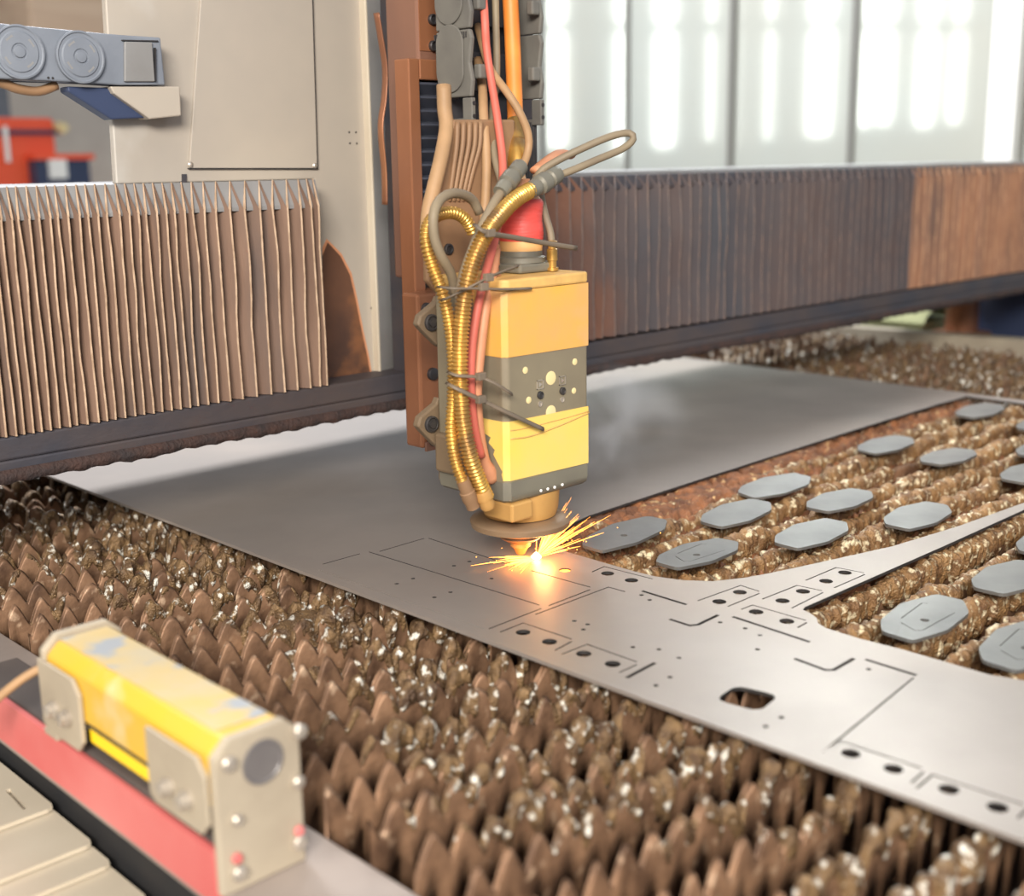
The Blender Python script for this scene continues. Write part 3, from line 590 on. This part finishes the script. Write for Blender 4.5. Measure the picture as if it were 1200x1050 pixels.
p = ay(525, 292, .105); MB().lathe(p, (0, -1, 0), [(0, .007), (.003, .007), (.004, .005), (.002, .004), (.002, .001)], 18).build('plate_bolt', 'bolt', mp, smooth=True)
MB().box(-0.098, -0.05, 0.04, 0.087, 0.12, 0.17).build('side_clamp', 'mount', mp, bevel=0.004)

# ------------------------------------------------------------------ vertical cable chain
vc = thing('cable_chain', 'dusty grey vertical cable chain carrying the head cables, top centre', 'cable chain', (0.085, 0.16, 0.545))
cxl, cxr, cyf, cyb = 0.0245, 0.142, 0.132, 0.196
zbot = 0.546; pitch_l = 0.083
for k in range(3):
    z0 = zbot + 0.034 + k * pitch_l
    for sx, xx in ((-1, cxl), (1, cxr)):
        th = 0.007; x0_, x1_ = (xx - th, xx) if sx < 0 else (xx, xx + th)
        sp = MB().prism([(x0_, cyf, z0), (x0_, cyf - .003, z0 + .02), (x0_, cyf + .002, z0 + pitch_l * .5), (x0_, cyf - .003, z0 + pitch_l - .012), (x0_, cyf + .001, z0 + pitch_l - .001), (x0_, cyb, z0 + pitch_l - .001), (x0_, cyb, z0)], (th, 0, 0)).build('link_side', 'chain', vc, bevel=0.002)
        if sx < 0:
            m2 = MB(); cz, cy_ = z0 + .048, (cyf + cyb) / 2 + .004; r_ = .026
            pts = [(xx - th - .003, cy_ + r_ * math.cos(t), cz + (.016 if math.sin(t) > 0 else -.016) + r_ * math.sin(t)) for t in np.linspace(0, 2 * math.pi, 32, endpoint=False)]
            m2.prism(pts, (.003, 0, 0)).build('link_cap', 'chain', sp, bevel=0.001)
            for q in range(3):
                for s2 in (-1, 1):
                    yq = cy_ + s2 * (.022 + q * .004); MB().box(xx - th - .0008, xx - th + .001, yq - .001, yq + .001, z0 + .070 + q * .001, z0 + .079).build('vent_slit', 'bolt', sp)
    MB().box(cxl - .002, cxr + .002, cyb - .014, cyb - .006, z0 + .01, z0 + .06).build('back_bar', 'chain_in', vc, bevel=0.001)
    for xa in (cxl + .004, cxr - .018):
        MB().box(xa, xa + .014, cyf - .006, cyf + .006, z0 + .022, z0 + .040).build('bar_clip', 'chain', vc, bevel=0.0025)
# end bracket of the chain
for xx in (cxl - .007, cxr):
    eb = MB().prism([(xx, cyf - .002, zbot), (xx, cyf - .002, zbot + .033), (xx, cyf + .016, zbot + .033), (xx, cyf + .016, zbot + .008), (xx, cyb, zbot + .008), (xx, cyb, zbot)], (.007, 0, 0)).box(xx, xx + .007, cyb - .012, cyb, zbot + .0081, zbot + .033).build('end_link', 'chain', vc, bevel=0.0015)
    for zz_ in (zbot + .010, zbot + .026):
        MB().cyl((xx + .0035, cyf - .0021, zz_), (0, -1, 0), .0026, .001, 12).build('end_hole', 'bolt', eb)
MB().box(cxl, cxr, cyb - .008, cyb - .002, zbot + .001, zbot + .033).build('end_plate', 'chain_in', vc)
MB().box(0.055, 0.17, cyb + .001, 0.2245, 0.55, 1.0).build('chain_carrier', 'chain_in', vc)
rb = MB()
for k in range(6): rb.cyl((cxr - .012 + .0042 * k, .150, .36), (0, 0, 1), .0022, .19, 8)
tag(rb.build('ribbon_cable', 'bolt', None, smooth=True), 'dark ribbed flat cable hanging below the vertical cable chain', 'cable')

# ------------------------------------------------------------------ the laser head
hd = thing('laser_cutting_head', 'dusty grey laser cutting head wrapped with yellow masking tape', 'laser head', (-0.018, 0.02, 0.006))
HX0, HX1, HY0, HY1 = -0.090, 0.054, -0.036, 0.086
def hbox(x0, x1, y0, y1, z0, z1, c, top=0.0):     # box with chamfered upright edges
    pl = [(x0 + c, y0), (x1 - c * .5, y0), (x1, y0 + c * .5), (x1, y1), (x0, y1), (x0, y0 + c)]
    return [(x, y, z0) for x, y in pl], z1 - z0
P, hh = hbox(HX0, HX1, HY0, HY1, 0.104, 0.352, .006); MB().prism(P, (0, 0, hh)).build('body', 'head', hd, bevel=0.003)
P, hh = hbox(HX0 - .001, HX1 + .001, HY0 - .001, HY1, 0.3525, 0.366, .008)
MB().prism(P, (0, 0, hh)).build('top_cap', 'tape_edge', hd, bevel=0.005)
def tape(name, m, z0l, z1l, z0r, z1r, jag=None, off=.0009):   # front sheet plus the wrap round the left side
    f = HY0 - off
    ob = MB().prism([(HX0 + .005, f, z0l), (HX1 - .001, f, z0r), (HX1 - .001, f, z1r), (HX0 + .005, f, z1l)], (0, off, 0)).build(name, m, hd)
    s = HX0 - off; yj = jag or [(0.045, 0.0), (0.045, 1.0)]
    pts = [(s, HY0 + .005, z0l), (s, HY0 + .005, z1l)] + [(s, yy, z0l + (z1l - z0l) * t) for yy, t in yj[::-1]]
    MB().prism(pts, (off, 0, 0)).build('side_wrap', m, ob)
    MB().prism([(s, HY0 + .005, z0l), (HX0 + .005, f, z0l), (HX0 + .005, f, z1l), (s, HY0 + .005, z1l)], (off * .4, off * .4, 0)).build('corner_wrap', m, ob); return ob
tape('upper_tape', 'tape_hi', 0.2755, 0.3525, 0.2745, 0.3525, [(0.018, 0), (.02, .3), (.014, .6), (.018, 1)])
tp = tape('lower_tape', 'tape_lo', 0.1262, 0.1985, 0.1240, 0.1975, [(-.0305, 0), (-.028, .10), (-.0295, .16), (-.022, .28), (-.014, .42), (-.017, .50), (-.006, .60), (-.010, .70), (.004, .76), (.009, .88), (.005, 1.0)])
MB().tube([(HX0 + .006, HY0 - .0012, .178), (-.05, HY0 - .0012, .176), (0, HY0 - .0012, .181), (HX1, HY0 - .0012, .189)], .0011, 6).build('tape_crease', 'tape_edge', tp, smooth='all')
MB().tube([(HX0 + .006, HY0 - .0012, .188), (-.06, HY0 - .0012, .187), (.0, HY0 - .0012, .1885), (HX1, HY0 - .0012, .191)], .0007, 6).build('tape_crease', 'tape_edge', tp, smooth='all')
for x, y, r in ((616, 434, .0042), (674, 424, .0042), (620, 469, .0042), (673, 458, .0038), (646, 443, .0085), (646, 483, .0085), (617, 408, .0038), (673, 397, .0038)):
    p = ay(x, y, HY0 - .0008); MB().lathe(p, (0, -1, 0), [(-.001, r), (-.0003, r), (.0000, r * .8)], 20).build('inlay_plug', 'pale', hd, smooth=True)
for x, y in ((633, 463), (659, 458)):
    p = ay(x, y, HY0 - .0006); bt = MB().lathe(p, (0, -1, 0), [(-.001, .0048), (.0018, .0048), (.0024, .0038), (.0012, .0032), (.0012, .001)], 18).build('button', 'bolt', hd, smooth=True)
    m2 = MB(); q = p + np.array((0, 0, .013)); a = .0055
    for (u0, u1, w0, w1) in ((-a, a, a - .0008, a), (-a, a, -a, -a + .0008), (-a, -a + .0008, -a, a), (a - .0008, a, -a, a)): m2.box(q[0] + u0, q[0] + u1, q[1] - .0008, q[1] + .0005, q[2] + w0, q[2] + w1)
    m2.prism([q + (-.002, -.0008, -.003), q + (.003, -.0008, 0), q + (-.002, -.0008, .003)], (0, .001, 0)).build('button_mark', 'steel', bt)
    q = p - np.array((0, 0, .011)); MB().lathe(q, (0, -1, 0), [(-.001, .0035), (.0006, .0035), (.0006, .0026), (-.0002, .0024)], 16).build('dial_mark', 'steel', bt, smooth=True)
# lower dark band, cylinder, disc, nozzle
pl = [(HX0 - .001, HY0 + .006), (HX0 + .006, HY0 - .0012), (HX1 - .003, HY0 - .0012), (HX1 + .001, HY0 + .004), (HX1 + .001, HY1), (HX0 - .001, HY1)]
mb = MB(); nlev = [(0.1235, 1.0), (0.108, 1.0), (0.101, .985), (0.0975, .93), (0.096, .84)]; cxh, cyh = -.018, .025
V = []
for z, s in nlev: V += [(cxh + (x - cxh) * s, cyh + (y - cyh) * s, z) for x, y in pl]
mb.add(V, [(j * 6 + i, j * 6 + (i + 1) % 6, (j + 1) * 6 + (i + 1) % 6, (j + 1) * 6 + i) for j in range(4) for i in range(6)] + [tuple(range(6)), tuple(range(24, 30))])
bd = mb.build('lower_band', 'gasket', hd, smooth=True)
for x, y in ((634, 575), (642, 573), (650, 571), (659, 568)):
    p = ay(x, y, HY0 - .0012); MB().lathe(p, (0, -1, 0), [(-.001, .0019), (.0005, .0019), (.0009, .001)], 10).build('indicator_dot', 'white', bd, smooth=True)
nc = (-0.016, 0.018)
MB().lathe((nc[0], nc[1], 0), (0, 0, 1), [(.060, .040), (.062, .046), (.072, .049), (.097, .051)], 40).build('nozzle_housing', 'brassy', hd, smooth=True)
MB().lathe((nc[0], nc[1], 0), (0, 0, 1), [(.046, .054), (.045, .058), (.047, .063), (.054, .0645), (.057, .062), (.0605, .050)], 44).build('splash_ring', 'ring', hd, smooth=True)
MB().lathe((nc[0], nc[1], 0), (0, 0, 1), [(.026, .020), (.030, .026), (.032, .028), (.034, .027), (.038, .033), (.041, .035), (.0455, .036)], 32).build('sensor_ring', 'ring', hd, smooth=True)
MB().lathe((nc[0], nc[1], 0), (0, 0, 1), [(.006, .0035), (.008, .006), (.016, .010), (.018, .013), (.0259, .014)], 24).build('nozzle', 'brassy', hd, smooth=True)
MB().box(-0.086, -0.050, -.040, .01, .074, .0975).build('inlet_block', 'brassy', hd, bevel=0.003)
# fibre connector on top
fcx, fcy = float(ay(611, 300, .03)[0]), .03
MB().box(fcx - .032, fcx + .032, fcy - .03, fcy + .03, .3665, .378).build('connector_flange', 'gasket', hd, bevel=0.003)
MB().lathe((fcx, fcy, .378), (0, 0, 1), [(0, .030), (.006, .030), (.008, .026), (.014, .026)], 30).build('connector_collar', 'gasket', hd, smooth=True)
MB().lathe((fcx, fcy, .392), (0, 0, 1), [(0, .0262), (.010, .0268), (.012, .0265)], 30).build('amber_band', 'tape_hi', hd, smooth=True)
prof = [(0, .0268)]
for k in range(1, 17): prof.append((k * .0029, .0268 + .0004 * (k % 2) + .0008 * math.sin(k * .5)))
prof += [(.050, .0255)]
MB().lathe((fcx, fcy, .4041), (0, 0, 1), prof, 34).build('red_wrap', 'red_wrap', hd, smooth=True)
MB().lathe((fcx, fcy, .4542), (0, 0, 1), [(0, .0245), (.004, .022), (.012, .013), (.018, .0125), (.024, .0115)], 26).build('strain_relief', 'hose_pink', hd, smooth=True)
for (x, y, yv) in ((647, 292, .0), (579, 300, .01)):
    p = ay(x, y, yv); z0 = .367
    MB().lathe((p[0], yv, z0), (0, 0, 1), [(0, .008), (.004, .008), (.0045, .0055), (.012, .0055), (.0125, .0068), (.026, .0068), (.027, .005), (.031, .005), (.032, .0066), (.036, .0066), (.037, .004)], 18).build('hose_fitting', 'gold' if x > 600 else 'hose_pink', hd, smooth=True)

# ------------------------------------------------------------------ cables, hoses and ties (each its own thing)
def cable(name, label, cat, path, r, m, n=10, rfun=None, step=.006, caps=None):
    P = [ay(x, y, Y) for x, y, Y in path]
    o = MB().tube(P, r, n, step, rfun).build(name, m, None, smooth='all'); tag(o, label, cat); return o, P
def gland(parent, a, b, r, m):               # stepped cable gland between two points
    a, b = np.array(a), np.array(b); L = np.linalg.norm(b - a)
    return MB().lathe(a, b - a, [(0, r * .9), (L * .05, r * 1.1), (L * .30, r * 1.1), (L * .33, r * .85), (L * .38, r * .85), (L * .42, r * 1.25), (L * .66, r * 1.25), (L * .70, r * .9), (L * .75, r * .9), (L * .78, r * 1.1), (L, r)], 12).build('gland', m, parent, smooth=True)
o, P = cable('fiber_cable', 'thick orange fibre cable coming down inside the vertical chain', 'cable', [(594, -60, .155), (598, 0, .15), (601, 60, .14), (604, 142, .12)], .0105, 'cable_orange', 14)
MB().lathe(P[-1], np.array(ay(607, 205, .09)) - P[-1], [(0, .0125), (.03, .0125), (.0305, .012), (.032, .0125), (.065, .0125), (.075, .009)], 20).build('brass_sleeve', 'gold', o, smooth=True)
MB().tube([ay(607, 203, .092), ay(610, 218, .06), ay(611, 236, .035)], .009, 12).build('lower_jacket', 'cable_tan', o, smooth='all')
cable('red_hose', 'thin faded red hose hanging from the vertical chain past the fibre cable', 'hose', [(564, -40, .16), (568, 20, .128), (570, 55, .126), (575, 90, .12), (583, 140, .10), (589, 190, .08), (588, 235, .05), (584, 262, .02)], .0052, 'hose_red')
cable('grey_cable', 'straight grey cable between the red hose and the orange fibre cable', 'cable', [(580, -30, .15), (581, 20, .15), (582, 90, .145), (577, 130, .13), (579, 180, .10), (590, 222, .07)], .0048, 'cable_grey')
cable('tan_cable', 'tan cable hanging below the left side of the vertical chain', 'cable', [(560, 70, .178), (565, 100, .15), (567, 140, .115), (570, 190, .10), (569, 235, .095), (566, 268, .09)], .0062, 'cable_tan')
cable('brown_cable', 'brown cable curving over the brass sleeve of the fibre cable', 'cable', [(560, 30, .178), (568, 62, .15), (577, 85, .13), (594, 108, .10), (609, 132, .085), (619, 158, .08), (618, 180, .08), (608, 205, .07)], .0052, 'cable_tan')
cable('flat_tan_hose', 'flat tan hose bending left in front of the accordion cover', 'hose', [(520, 100, .125), (521, 128, .12), (523, 150, .112), (517, 185, .10), (508, 222, .094), (502, 250, .092), (500, 285, .092)], .0092, 'cable_tan', 10)
o, P = cable('looped_cable', 'grey cable looping out to the right over the pale panels', 'cable', [(622, 226, .05), (632, 203, .03), (650, 190, .02), (680, 175, .0), (715, 160, -.02), (737, 156, -.03), (742, 163, -.035), (730, 174, -.03), (700, 187, -.02), (672, 199, -.01), (650, 207, -.0)], .0046, 'cable_grey')
gland(o, ay(654, 204, -.002), ay(620, 224, -.012), .0098, 'gasket')
def corr(r): return lambda L, t: r * (1 + .16 * math.sin(2 * math.pi * L / .0046))
o, P = cable('gold_conduit', 'thick gold corrugated conduit arching up to the right before the head', 'conduit', [(621, 223, -.012), (606, 232, -.02), (592, 245, -.025), (573, 269, -.03), (557, 300, -.03), (546, 340, -.03), (540, 390, -.025), (539, 440, -.025), (543, 495, -.03), (551, 535, -.035), (562, 566, -.036), (571, 585, -.036)], .0088, 'gold', 12, corr(.0088), .00095)
MB().lathe(ay(564, 574, -.036), np.array(ay(573, 597, -.036)) - ay(564, 574, -.036), [(0, .0095), (.004, .0105), (.012, .0105), (.0125, .009), (.022, .0095), (.026, .008)], 16).build('end_fitting', 'brassy', o, smooth=True)
o, P = cable('gold_conduit', 'thinner gold corrugated conduit looping at the left of the head', 'conduit', [(554, 272, .03), (546, 258, .03), (534, 250, .03), (520, 250, .03), (507, 256, .025), (500, 270, .02), (500, 288, .015), (507, 313, .01), (518, 342, .0), (526, 375, -.005), (531, 420, -.01), (531, 465, -.01), (529, 505, -.015), (534, 540, -.02), (543, 566, -.03)], .0068, 'gold', 12, corr(.0068), .00095)
MB().lathe(ay(542, 562, -.03), np.array(ay(556, 598, -.03)) - ay(542, 562, -.03), [(0, .0075), (.006, .0082), (.016, .0082), (.017, .0095), (.028, .0095), (.033, .008), (.040, .008)], 16).build('end_fitting', 'tan', o, smooth=True)
o, P = cable('looped_cable', 'olive-grey cable with a loop left of the gold conduits', 'cable', [(609, 197, .0), (596, 213, -.005), (578, 240, -.01), (562, 272, -.012), (549, 305, -.012), (540, 335, -.005), (536, 380, .01)], .0058, 'cable_grey')
gland(o, ay(611, 193, .0), ay(586, 226, -.008), .0092, 'gasket')
cable('loop_cable', 'olive-grey cable ring bending over the thinner gold conduit', 'cable', [(562, 250, .02), (555, 236, .02), (543, 228, .015), (528, 227, .01), (515, 235, .005), (508, 252, .0), (509, 278, .0), (517, 300, .0), (529, 322, .005), (533, 345, .015)], .0058, 'cable_grey')
cable('red_hose', 'faded red hose running down beside the tape-wrapped head', 'hose', [(584, 262, .02), (578, 288, .0), (568, 325, -.012), (559, 365, -.016), (553, 410, -.016), (552, 455, -.016), (556, 500, -.016), (564, 535, -.014)], .0052, 'hose_red')
cable('pink_hose', 'tan-pink hose between red hose and head, ending in a thick sleeve', 'hose', [(581, 292, .012), (577, 320, .0), (569, 360, -.012), (563, 410, -.014), (559, 460, -.014), (562, 505, -.012), (568, 538, -.01), (576, 562, -.008)], .0062, 'hose_pink',
      rfun=lambda L, t: .0062 + .004 * float(sstep(.9, .95, np.array(t))))
cable('grey_cable', 'grey cable dropping to the brass fitting on the right of the red coupling', 'cable', [(628, 205, .04), (633, 225, .03), (639, 252, .015), (645, 272, .005), (647, 288, .0)], .0045, 'cable_grey')
cable('grey_cable', 'short grey cable rising from the fitting left of the red coupling', 'cable', [(576, 255, .03), (577, 275, .02), (579, 298, .01)], .0045, 'cable_grey')
pk = MB().tube([ay(628, 200, .06), ay(640, 190, .07), ay(655, 180, .09), ay(668, 182, .10)], .009, 10, flat=.6).build('rubber_flap', 'hose_pink', None, smooth='all')
tag(pk, 'pinkish rubber flap sticking out right of the cables', 'flap')
def tie(label, path, w=.0032):
    P = [ay(x, y, Y) for x, y, Y in path]; o = MB().tube(P, w, 6, .01, None, flat=.45).build('zip_tie', 'tie', None, smooth='all'); tag(o, label, 'zip tie', 'zip ties bundling the hoses'); return o, P
for lab, path, hp in (('grey zip tie crossing the red coupling with its tail pointing right', [(556, 263, -.02), (562, 268, -.045), (576, 274, -.045), (600, 278, -.03), (640, 285, -.03), (676, 291, -.03)], (574, 273, -.047)),
                      ('grey zip tie wrapped level round the conduits at the head top', [(514, 336, -.014), (530, 338, -.04), (560, 338, -.046), (590, 339, -.044), (622, 338, -.041)], (566, 336, -.047)),
                      ('grey zip tie rising steeply over the conduits towards the connector', [(518, 352, -.014), (530, 347, -.03), (556, 334, -.045), (580, 322, -.044), (607, 312, -.04)], (572, 325, -.047)),
                      ('upper of two grey zip ties slanting over the head side band', [(526, 436, -.014), (535, 440, -.036), (562, 442, -.038), (580, 449, -.05), (600, 462, -.05)], (563, 441, -.04)),
                      ('lower grey zip tie with long tail slanting onto the yellow tape', [(524, 449, -.014), (533, 454, -.036), (562, 468, -.040), (600, 486, -.048), (637, 503, -.046)], (563, 468, -.042))):
    o, P = tie(lab, path); q = ay(*hp); MB().box(q[0] - .006, q[0] + .006, q[1] - .004, q[1] + .003, q[2] - .0045, q[2] + .0045).build('tie_lock', 'tie', o, bevel=.001)

# ------------------------------------------------------------------ sensor on the rail, bottom left
sn = thing('light_sensor', 'dusty yellow sensor in beige brackets on the bed rail, lower left', 'sensor', (-0.61, -0.14, -0.05))
SX0, SX1 = -0.655, -0.577
ep = [(SX0, -.305, -.0495), (SX1, -.305, -.0495), (SX1, -.305, .066), (SX1 - .014, -.305, .079), (SX0 + .014, -.305, .079), (SX0, -.305, .066)]
pl = MB().prism(ep, (0, .008, 0)).build('end_plate', 'bracket', sn, bevel=.002)
MB().lathe((-.612, -.305, .050), (0, -1, 0), [(-.001, .0185), (.0012, .0185), (.0016, .0165), (.0004, .0155), (.0004, .002)], 32).build('lens', 'lens', pl, smooth=True)
for x, z, r in ((-.643, .060, .0062), (-.582, .064, .0062), (-.639, .012, .0045), (-.586, .022, .0055), (-.640, -.033, .0065), (-.588, -.030, .0065)):
    MB().lathe((x + (.004 if x > -.6 else 0), -.305, z), (0, -1, 0), [(0, r), (.004, r), (.0055, r * .7), (.0055, r * .3)], 14).build('plate_screw', 'steel', pl, smooth=True)
for x in (-.643, -.586):
    MB().lathe((x + .002, -.306, -.020), (0, -1, 0), [(0, .0045), (.002, .0045), (.004, .003)], 12).build('red_mark', 'redbar', pl, smooth=True)
MB().prism([(SX0 + .002, -.2965, .022), (SX1 - .002, -.2965, .022), (SX1 - .002, -.2965, .066), (SX1 - .014, -.2965, .077), (SX0 + .014, -.2965, .077), (SX0 + .002, -.2965, .066)], (0, .285, 0)).build('sensor_body', 'yellow', sn, bevel=.003)
MB().box(SX0 + .016, SX1 - .016, -.285, -.015, .0771, .0785).build('top_dust_label', 'dust_top', sn, bevel=.0006)
MB().box(SX0 + .004, SX0 + .03, -.22, -.085, .004, .0218).build('cable_channel', 'yellow_clean', sn, bevel=.002)
MB().box(SX0 + .0012, SX0 + .003, -.215, -.09, .021, .0235).build('painted_shade_strip', 'bolt', sn)  # solid dark strip, paints the shade along the body's lower edge
fb = MB().prism([(SX0, -.0115, -.0105), (SX1, -.0115, -.0105), (SX1, -.0115, .070), (SX1 - .014, -.0115, .083), (SX0 + .014, -.0115, .083), (SX0, -.0115, .070)], (0, .009, 0)).build('rear_plate', 'bracket', sn, bevel=.002)
for y0, y1, zl in ((-.085, -.003, .0), (-.296, -.205, .004)):
    b_ = MB().prism([(SX0 - .003, y0, zl + .005), (SX0 - .003, y0 + .01, zl - .006), (SX0 - .003, y1 - .008, zl - .006), (SX0 - .003, y1, zl), (SX0 - .003, y1, .062), (SX0 - .003, y0 + .012, .062), (SX0 - .003, y0, .050)], (.004, 0, 0)).build('side_bracket', 'bracket', sn, bevel=.001)
    for q in (.3, .62):
        MB().lathe((SX0 - .003, y0 + (y1 - y0) * q, .022), (-1, 0, 0), [(0, .008), (.004, .008), (.005, .006), (.009, .006), (.010, .004)], 14).build('side_bolt', 'steel', b_, smooth=True)
ft = MB().box(SX0 - .003, SX0 + .035, -.03, -.003, -.012, -.0062).build('foot', 'bracket', sn, bevel=.001)
rbm = thing('red_bar', 'bar with shade-toned top and faded red front face beneath the yellow sensor', 'bar', (-0.63, -0.05, -0.05))
MB().box(-.6465, -.598, -.2965, .20, -.0498, -.0125).build('bar_core', 'bartop', rbm, bevel=.003)
MB().box(-.6548, -.6485, -.2965, .198, -.062, -.0135).build('red_face', 'redbar', rbm, bevel=.001)
o, P = cable('sensor_cable', 'orange-tan cable leading left from the yellow sensor', 'cable', [(78, 772, .0), (55, 780, .01), (30, 793, .02), (5, 812, .03), (-40, 850, .05)], .0042, 'cable_tan')
# telescopic cover plates
pts_y = [(.40, .106, -.148), (.30, .02, -.154), (.2, -.019, -.160), (.1, -.09, -.166), (.0, -.20, -.172)]
for (ya, yb_, z), lab in zip(pts_y, ('beige cover plate with a dark slot, topmost of the stack at the left edge', 'beige cover plate lying right under the slotted one', 'beige cover plate third from the top of the lower left stack',
                                     'beige cover plate fourth from the top of the lower left stack', 'lowest beige cover plate in the lower left corner')):
    hs = []
    if z == -.148: hs = [slot([tuple(az(9, 925, z)[:2]), tuple(az(30, 948, z)[:2])], .005, 0)]
    tag(plate('cover_plate', rnd_poly([(-1.0, yb_), (-.612, yb_), (-.612, ya), (-1.0, ya)], .008, 3), hs, z, .0045, 'cover'), lab, 'cover plate', 'overlapping cover plates in the lower left corner')
cb = MB().box(-1.0, -.66, -.5, .45, -.9, -.1785).box(-1.0, -.66, .32, .44, -.1784, -.1546).build('machine_pedestal', 'black')
tag(cb, 'dark base carrying the overlapping beige cover plates', 'base')

# ------------------------------------------------------------------ things beyond the far bed end
p = ax(1128, 362, 2.6)
bt_ = MB().lathe((p[0], p[1], -.9), (0, 0, 1), [(0, .09), (.86, .09), (.865, .05), (.98, .048), (1.0, .06), (1.06, .06)], 24).build('copper_post', 'copper', None, smooth=True)
tag(bt_, 'short copper-coloured round post beyond the far bed end', 'post')
a, b = ax(1140, 330, 2.75), ax(1260, 395, 2.75)
tag(MB().box(2.75, 3.0 - .04, -.3, float(a[1]), -.9, .16).build('blue_cabinet', 'navy', None, bevel=.01), 'dark blue cabinet beyond the bed at the right picture edge', 'cabinet')
a, b = ax(1100, 380, 2.65), ax(1030, 372, 2.65)
gz = np.linspace(0, 1, 14); GX, GY = np.meshgrid(np.linspace(2.55, 2.78, 10), np.linspace(float(a[1]), float(b[1]) + .25, 24), indexing='ij')
GZ = -.02 + .055 * np.sin(np.pi * (GX - 2.55) / .23) ** .5 * (0.6 + .6 * fbm(GX * 9, GY * 9))
mbg = MB().add(np.stack([GX, GY, GZ], 2).reshape(-1, 3), grid_faces(10, 24)).box(2.56, 2.77, float(a[1]) + .01, float(b[1]) + .24, -.9, -.02)
tag(mbg.build('green_bale', 'green', None, smooth=True), 'pale green bundle beyond the far bed end under the gantry', 'bundle')

# ------------------------------------------------------------------ sparks, embers, smoke
SP = np.array([-0.006, 0.0, 0.003])
mb = MB()
for k in range(150):
    if k < 75: a = math.radians(random.gauss(180, 18)); l = abs(random.gauss(.034, .018)) + .008; el = random.uniform(-.02, .16)
    else: a = math.radians(random.gauss(-12, 24)); l = abs(random.gauss(.045, .025)) + .008; el = random.uniform(.25, .95)
    d = np.array([math.cos(a) * math.cos(el), math.sin(a) * math.cos(el), math.sin(el)]); s0 = random.uniform(0, .4) * l
    p, q = SP + d * s0, SP + d * l; p[2] = max(p[2], .0012); q[2] = max(q[2], .0012); r = random.uniform(.0002, .00045)
    mb.tube([p, (p + q) / 2 + (0, 0, .001), q], r, 4, .01, lambda L, t, r=r: r * (1 - .7 * abs(2 * t - 1)))
for k in range(40):
    p = SP + np.array([random.gauss(.05, .05), random.gauss(.02, .03), abs(random.gauss(.003, .006))]); mb.lathe(p, (0, 0, 1), [(0, .0003), (.0005, .0007), (.001, .0003)], 5)
so = mb.build('sparks', 'spark'); tag(so, 'fan of orange cutting sparks spraying from below the nozzle', 'sparks', None, 'stuff')
cr = MB().lathe(SP - (0, 0, .0015), (0, 0, 1), [(0, .002), (.001, .006), (.003, .0068), (.006, .004), (.009, .001)], 14).build('molten_spot', 'spark_core', None, smooth='all')
tag(cr, 'white-hot molten spot where the beam meets the sheet', 'molten spot')
em = MB()
p = az(662, 668, 0); em.lathe((p[0], p[1], -.0038), (0, 0, 1), [(0, .0074), (.002, .0074)], 16)
tag(em.build('glowing_slug', 'ember'), 'glowing orange slug in the hole beside the sparks', 'slug')
li = bpy.data.lights.new('cutting_flare', 'POINT'); li.energy = 0.22; li.color = (1.0, .50, .16); li.shadow_soft_size = .012
lo = bpy.data.objects.new('cutting_flare', li); COL.objects.link(lo); lo.location = (0.004, -.004, .022)
# thin cutting smoke
sm = bpy.data.materials.new('thin_smoke'); sm.use_nodes = True; nt = sm.node_tree; nt.nodes.clear()
out = nt.nodes.new('ShaderNodeOutputMaterial'); vol = nt.nodes.new('ShaderNodeVolumePrincipled'); vol.inputs['Color'].default_value = (.9, .9, .92, 1)
tc = nt.nodes.new('ShaderNodeTexCoord'); nz = nt.nodes.new('ShaderNodeTexNoise'); nz.inputs['Scale'].default_value = 13; nz.inputs['Detail'].default_value = 4; nz.inputs['Distortion'].default_value = 0.8
mr = nt.nodes.new('ShaderNodeMapRange'); mr.inputs['From Min'].default_value = .44; mr.inputs['From Max'].default_value = .72; mr.inputs['To Max'].default_value = 13
gr = nt.nodes.new('ShaderNodeTexGradient'); gr.gradient_type = 'SPHERICAL'; mpn = nt.nodes.new('ShaderNodeMapping'); mpn.inputs['Scale'].default_value = (4.6, 7.0, 9.0)
mu = nt.nodes.new('ShaderNodeMath'); mu.operation = 'MULTIPLY'
nt.links.new(tc.outputs['Object'], nz.inputs['Vector']); nt.links.new(nz.outputs['Fac'], mr.inputs['Value']); nt.links.new(tc.outputs['Object'], mpn.inputs[0]); nt.links.new(mpn.outputs[0], gr.inputs['Vector'])
nt.links.new(mr.outputs[0], mu.inputs[0]); nt.links.new(gr.outputs['Fac'], mu.inputs[1]); nt.links.new(mu.outputs[0], vol.inputs['Density']); nt.links.new(vol.outputs[0], out.inputs['Volume'])
MT['smoke'] = sm
th_ = np.linspace(0, 2 * math.pi, 24, endpoint=False); fi = np.linspace(0.05, math.pi - .05, 14); TT, FF = np.meshgrid(th_, fi, indexing='xy')
rr = 0.85 + 0.35 * noise(2.2 * np.cos(TT) * np.sin(FF) + 9, 2.2 * np.sin(TT) * np.sin(FF) + 9, 2.2 * np.cos(FF) + 9)
SV = np.stack([.23 * rr * np.cos(TT) * np.sin(FF), .15 * rr * np.sin(TT) * np.sin(FF), .095 * rr * np.cos(FF)], 2)
smo = MB().add(SV.reshape(-1, 3), grid_faces(14, 24, True) + [tuple(range(24)), tuple(range(13 * 24, 14 * 24))]).build('smoke', 'smoke', None, smooth='all'); smo.location = (.215, .14, .118)
tag(smo, 'thin pale smoke drifting from the cut behind the nozzle', 'smoke', None, 'stuff')
